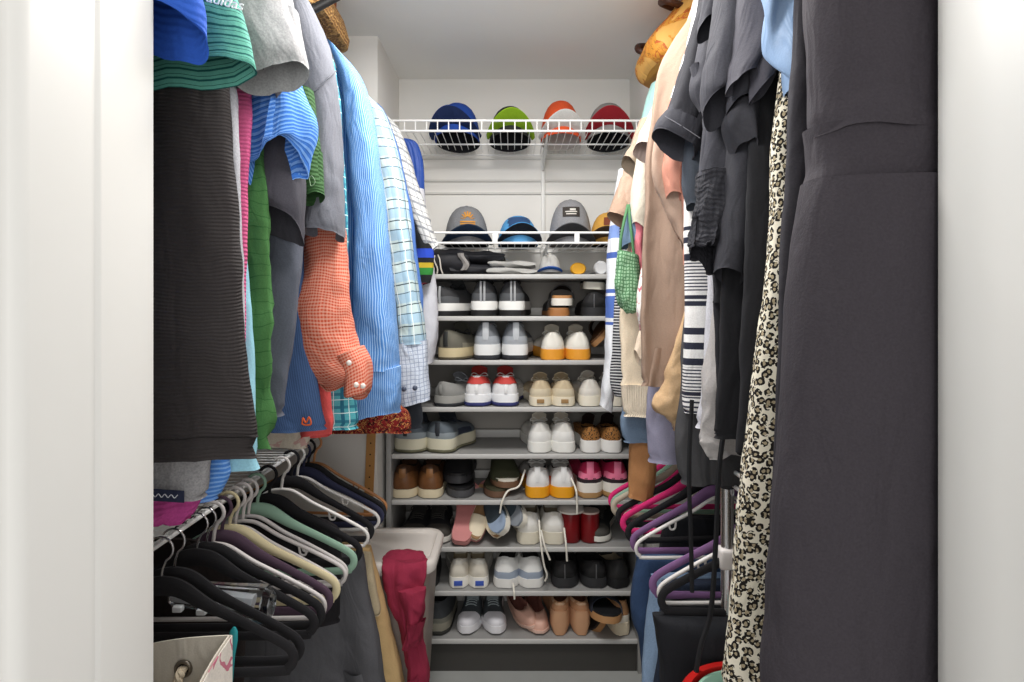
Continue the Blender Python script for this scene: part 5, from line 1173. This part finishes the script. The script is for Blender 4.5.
# trousers
def trousers(name, label, edge, d, wall, mat, t_=.022, seed=0, crease=True, fold=.008, k=5):
    ps = [px(x, y, d) for x, y in edge]; z = ps[0].z
    rs = [(V(((ps[0].x + wall) / 2, d, z + .010)), V(((ps[0].x - wall) / 2 - .004, 0, 0)), V((0, t_ * .35, 0)), .5)]
    rs += [(V(((p.x + wall) / 2, d, p.z)), V(((p.x - wall) / 2, 0, 0)), V((0, t_ * (1 if i else .8), 0)), .5) for i, p in enumerate(ps)]
    bd = cloth(rs, fold=fold, k=k, wr=.005, seed=seed, f0=.3)
    parts = [('legs', bd, mat)]
    return G(name, label, 'trousers', parts)
trousers('dress_trousers', 'dark charcoal trousers folded over a hanger with pressed creases', [(362, 558), (366, 585), (372, 615), (379, 650), (387, 700)], 1.56, -.76, fab('#56565a', heather=.08), .036, 200, fold=.034, k=4.5)
trousers('chinos', 'short beige trouser leg end beside the charcoal trousers', [(371, 556), (376, 580), (380, 604), (380, 614)], 1.645, -.74, fab('#b9aa8d'), .02, 201)
trousers('khakis', 'khaki trousers hanging between the charcoal trousers and the laundry hamper', [(372, 548), (380, 580), (389, 620), (397, 655), (406, 700)], 1.70, -.74, fab('#c6a878', heather=.06), .034, 202, fold=.022, k=7)

def filler(name, label, d, cx, half, mat, zs, seed):  # dark cloth shapes added to darken the gaps between the hangers
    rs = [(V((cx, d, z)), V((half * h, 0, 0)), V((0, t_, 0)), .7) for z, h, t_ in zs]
    return G(name, label, 'filler', [('body', cloth(rs, fold=.006, k=7, wr=.006, seed=seed), mat)])
filler('black_filler', 'black vest added to darken the gap behind the mint hanger', 1.405, -.60, .20, fab('#1f1d20', heather=.12), ((.842, .20, .010), (.815, .50, .014), (.79, .78, .018), (.765, .97, .020), (.70, 1.0, .022), (.62, .98, .024), (.545, .97, .024)), 240)
filler('dark_brown_filler', 'very dark brown vest added to darken the gap behind the clear acrylic bar', 1.15, -.66, .15, fab('#2a2423', heather=.12), ((.842, .40, .006), (.815, .70, .008), (.785, .98, .009), (.70, 1.0, .009), (.60, 1.0, .010), (.50, 1.0, .010)), 241)

# hamper, crimson shirt, belt
t = thing('laundry_hamper', (-.43, 1.88, 0), 'taupe plastic laundry hamper with a crimson shirt over its edge', 'hamper')
HM = P_('#a3958d', .5, var=.03); HR = P_('#d9d2cb', .45, var=.02)
prof = [(0, .150, .105), (.01, .158, .112), (.50, .188, .128), (.53, .190, .130)]
inn = [(.53, .182, .122), (.50, .180, .120), (.03, .150, .104)]
MB().loft([rrect(0, 0, z, hx, hy, .05) for z, hx, hy in prof + inn]).build('basket', HM, t, auto=60)
MB().loft([rrect(0, 0, z, hx, hy, .055) for z, hx, hy in ((.505, .190, .130), (.505, .203, .143), (.530, .206, .146), (.540, .200, .140), (.540, .186, .126), (.530, .181, .121))]).build('rim', HR, t, auto=60)
mb = MB()
for k in range(13):
    mb.box((-.13 + .022 * k, .1195, .475), (.005, .003, .028), .001)
mb.build('vent_slot', P_('#e9e4de', .5), t)
MC = fab('#8f2a42', heather=.06)
G('crimson_shirt', 'crumpled crimson shirt slung over the front edge of the hamper', 'shirt',
  [('body', cloth([R2(390, 553, 422, 552, 1.83, .02), R2(384, 556, 425, 556, 1.77, .03), R2(383, 566, 427, 564, 1.725, .022), R2(386, 592, 427, 586, 1.715, .022), R2(396, 625, 422, 622, 1.71, .022), R2(404, 655, 424, 650, 1.71, .022), R2(411, 705, 427, 700, 1.71, .022)], fold=.012, k=14, wr=.012, wsc=22, seed=210), MC),
   ('sleeve', cloth([R2(398, 590, 425, 588, 1.69, .02), R2(404, 612, 423, 608, 1.685, .022), R2(405, 632, 422, 626, 1.685, .024), R2(404, 645, 418, 646, 1.69, .018)], fold=.008, k=16, wr=.009, wsc=26, seed=211), MC)])
bl = thing('leather_belt', (px(367, 0, 2.0).x, 2.015, .62), 'tan leather belt with punched holes hanging on the end wall corner', 'belt')
zt_, zb_ = px(0, 425, 2.0).z, px(0, 520, 2.0).z
MB().loft([[V((x + .012 * (1 - f), y, zb_ + (zt_ - zb_) * (1 - f) - .62)) for x, y in ((-.015, -.003), (.015, -.003), (.015, .001), (-.015, .001))] for f in (0, .25, .5, .75, 1.0)]).build('strap', P_('#be8b50', .5, var=.06), bl, smooth=False)
mb = MB()
for k in range(7):
    f = .08 + .12 * k; mb.lathe([(.0005, 0), (.0028, 0), (.0028, .001), (.0005, .001)], (0, 0, 0), 8)
    for v in mb.v[-32:]: v.x, v.y, v.z = v.x + .012 * (1 - f), -.0035 + v.z, zb_ + (zt_ - zb_) * (1 - f) - .62 + v.y
mb.build('hole', P_('#3a2413', .8), bl)
MB().box((.012, .004, zt_ - .62 + .004), (.036, .016, .02), .004).build('hook', TRIMM, bl)

# tote bag on a crate, teal paddle
cr = thing('storage_crate', (-.56, .845, 0), 'low white storage crate under the canvas tote bag', 'crate')
MB().loft([rrect(0, 0, z, hx, hy, .02) for z, hx, hy in ((0, .13, .09), (.375, .14, .10), (.375, .13, .09), (.01, .12, .08))]).build('bin', HR, cr, auto=50)
MB().box((0, 0, .380), (.286, .206, .01), .004).build('lid', HM, cr)
tb = thing('tote_bag', (-.545, .855, .386), 'cream canvas tote bag with a metal grommet and rope handle', 'bag')
TC = fab('#ddd6c8', heather=.05); TP = fab('#e4dcd2', [('blotch', 22, '#c8788a', .56, .62), ('blotch', 18, '#7d9a5a', .63, 1)])
mbk, mout = MB(), MB()
def wall_(xa, ya, za, xb, yb, zb, n=10, bulge=0.0):
    return lambda u, v: (xa + (xb - xa) * u, ya + (yb - ya) * u + bulge * math.sin(PI * u) * v, (za + (zb - za) * u + .014 * math.sin(PI * u)) * v)
hb_ = .395
x0, x1, y0, y1 = -.13, .112, -.085, .06
for w_ in ((x0, y1, hb_ - .05, x1, y1, hb_ + .005), (x1, y1, hb_ + .005, x1 - .01, y0, hb_ - .07), (x1 - .01, y0, hb_ - .07, x0, y0, hb_ - .09), (x0, y0, hb_ - .09, x0, y1, hb_ - .05)):
    mbk.grid(wall_(*w_), 12, 10, .002); 
    cx_, cy_ = (x0 + x1) / 2, (y0 + y1) / 2
    q = wall_(*w_)
    mout.grid(lambda u, v: V(((q(u, v)[0] - cx_) * 1.03 + cx_, (q(u, v)[1] - cy_) * 1.05 + cy_, q(u, v)[2] - .002 if v > .5 else q(u, v)[2])), 12, 10, .0015)
mbk.box((0 - .01, -.012, .003), (.235, .14, .004))
mbk.build('lining', TC, tb, auto=60); mout.build('printed_shell', TP, tb, auto=60)
gx, gz = px(184, 668, .913).x + .545, px(184, 668, .913).z - .386
MB().tube([(gx + .011 * math.cos(a), y1 - .004, gz + .011 * math.sin(a)) for a in [2 * PI * k / 20 for k in range(20)]], .0030, 8, closed=True).build('grommet', plain('#8c8478', .35, .8), tb)
MB().lathe([(.0005, 0), (.0095, 0), (.0095, .001), (.0005, .001)]).build('grommet_hole', P_('#1d1a17', .9), tb).matrix_local = Matrix.Translation((gx, y1 - .003, gz)) @ Euler((PI / 2, 0, 0)).to_matrix().to_4x4()
rp = MB()
core = spline([(gx, y1 + .004, gz), (gx, y1 - .012, gz - .002), (gx - .004, y1 - .018, gz - .03), (gx - .008, y1 - .020, gz - .08), (gx - .010, y1 - .02, gz - .14)], 10)
for s_ in range(3):
    rp.tube([p + V((.0035 * math.cos(i * .55 + s_ * 2.09), 0.002 * math.sin(i * .55 + s_ * 2.09), 0)) for i, p in enumerate(core)], .0042, 6)
rp.build('rope_handle', P_('#d6c7ae', .9, var=.06), tb)
cl = thing('teal_paddle', (px(229, 700, .935).x, .935, .70), 'teal plastic paddle standing upright beside the tote bag', 'paddle')
po = cl.location.copy()
MB().tube([px(228, 760, .935) - po, px(229, 690, .935) - po, px(231, 655, .935) - po, px(233, 640, .935) - po, px(234, 631, .935) - po, px(234.5, 627, .935) - po], [.004, .005, .0065, .0075, .006, .002], 12, flat=((0, 1, 0), .45)).build('blade', P_('#1f8f95', .4), cl)
MB().box(px(227, 680, .931) - po, (.008, .004, .02), .001).build('print', P_('#e8e6df', .5), cl)

# ---- lower right rod
HR_ = [(1.765, VP, 'velvet', 'magenta velvet hanger farthest back, under the caramel trousers', None, .04),
       (1.72, VM, 'velvet', 'grey green velvet hanger among the pink ones', None, -.03),
       (1.685, VGB, 'velvet', 'beige velvet hanger sloping over the pink hangers', None, .02),
       (1.65, VP, 'velvet', 'hot pink velvet hanger next to the beige hanger', None, .06),
       (1.615, VB, 'velvet', 'black velvet hanger sandwiched between two pink ones', None, .0),
       (1.575, VP, 'velvet', 'hot pink velvet hanger with white inner edge, nearest of the pinks', None, -.03),
       (1.525, VB, 'velvet', 'black velvet hanger between the pink and purple hangers', None, .03),
       (1.455, VU, 'velvet', 'purple velvet hanger holding the blue jeans', None, -.02),
       (1.415, VW, 'tubular', 'white plastic hanger tucked inside the purple jeans hanger', None, .01),
       (1.225, VU, 'velvet', 'mauve velvet hanger in front of the black trousers', CHR, .02),
       (1.20, VW, 'tubular', 'white plastic hanger inside the mauve hanger', None, .0),
       (1.155, VB, 'velvet', 'black velvet hanger carrying the black trousers', None, -.03)]
for d, m_, k, lab, met, yw in HR_:
    hanger(.50, d, .905, m_, lab, k, yw, metal=met, tilt=rnd.uniform(-.03, .03))
JD = fab('#2f4260', [('v', .003, .4, '#374d70')], heather=.15); JL = fab('#8ea6c2', [('v', .003, .4, '#7f97b5')], heather=.15)
trousers('dark_jeans', 'dark blue jeans folded over the purple hanger', [(637, 560), (633, 585), (631, 605), (634, 625), (641, 645), (643, 700)], 1.50, .70, JD, .028, 220, fold=.012, k=8)
trousers('black_slacks', 'black slacks folded in the dark between the pink and purple hangers', [(664, 520), (660, 545), (656, 600), (650, 700)], 1.56, .72, fab('#1b1c20', heather=.14), .024, 230)
trousers('light_jeans', 'faded light blue jeans leg hanging before the dark jeans', [(652, 578), (648, 605), (645, 640), (642, 700)], 1.435, .70, JL, .022, 221, fold=.010, k=8)
trousers('navy_jeans', 'navy jeans between the faded jeans and the black trousers', [(663, 585), (660, 620), (658, 660), (652, 700)], 1.37, .70, fab('#232b3b', heather=.12), .022, 222)
trousers('black_trousers', 'black trousers folded over a hanger behind the chrome pole', [(655, 620), (657, 632), (660, 655), (664, 700)], 1.16, .70, fab('#1f2024', heather=.14), .032, 223, fold=.014, k=7)
trousers('black_leggings', 'soft black leggings bunched on the hanger just under the mauve hanger', [(672, 598), (668, 606), (664, 620), (662, 700)], 1.235, .70, fab('#222327', heather=.14), .03, 224, fold=.012, k=9)
BC = P_('#17171a', .8)
cord('hanging_strap', 'long black strap hanging straight down before the purple hangers', 'strap', [px(692, 400, 1.12), px(689, 470, 1.12), px(691, 540, 1.12), px(692, 592, 1.12)], .0042, BC)
cord('hanging_strap', 'long black strap curving down beside the chrome pole', 'strap', [px(728, 400, 1.09), px(719, 470, 1.09), px(716, 540, 1.09), px(711, 610, 1.085), px(701, 645, 1.08), px(696, 672, 1.08)], .0048, BC)
pl = thing('support_pole', (.418, 1.165, 0), 'chrome pole holding up the low wire shelf beside the leopard dress', 'pole')
MB().tube([(0, 0, 0), (0, 0, .935)], .0125, 20).build('pole', CHR, pl)
MB().box((.012, -.002, px(0, 557, 1.165).z), (.062, .034, .040), .006).build('clamp', P_('#dcd6d2', .4), pl)
MB().lathe([(.001, 0), (.03, 0), (.03, .006), (.014, .012), (.001, .012)]).build('foot', CHR, pl)
c2 = thing('storage_unit', (.45, 1.0, 0), 'low white storage drawer under the red tub', 'drawer unit')
MB().box((0, 0, .165), (.30, .28, .33), .01).build('cabinet', HR, c2)
MB().box((-.152, 0, .165), (.012, .25, .26), .004).build('front_panel', HM, c2)
rt = thing('red_tub', (.402, .995, .331), 'red plastic tub whose round rim shows below the leopard dress', 'tub')
MB().lathe([(.001, 0), (.085, 0), (.088, .004), (.106, .285), (.117, .290), (.119, .296), (.115, .300), (.104, .299), (.100, .285), (.083, .008), (.001, .008)], n=48).build('bowl', P_('#b81f1c', .3, var=.02), rt)
gt = thing('mint_bowl', (.402, .995, .345), 'mint green bowl nested in the red tub', 'bowl')
MB().lathe([(.001, 0), (.05, 0), (.086, .27), (.094, .276), (.095, .283), (.088, .285), (.082, .272), (.046, .01), (.001, .01)], n=48).build('bowl', P_('#8fb9a4', .35, var=.02), gt)
wt = thing('white_bowl', (.402, .995, .36), 'pale grey bowl innermost in the red tub', 'bowl')
MB().lathe([(.001, 0), (.04, 0), (.070, .25), (.077, .256), (.070, .262), (.064, .25), (.036, .01), (.001, .01)], n=40).build('bowl', P_('#c9cac8', .35), wt)
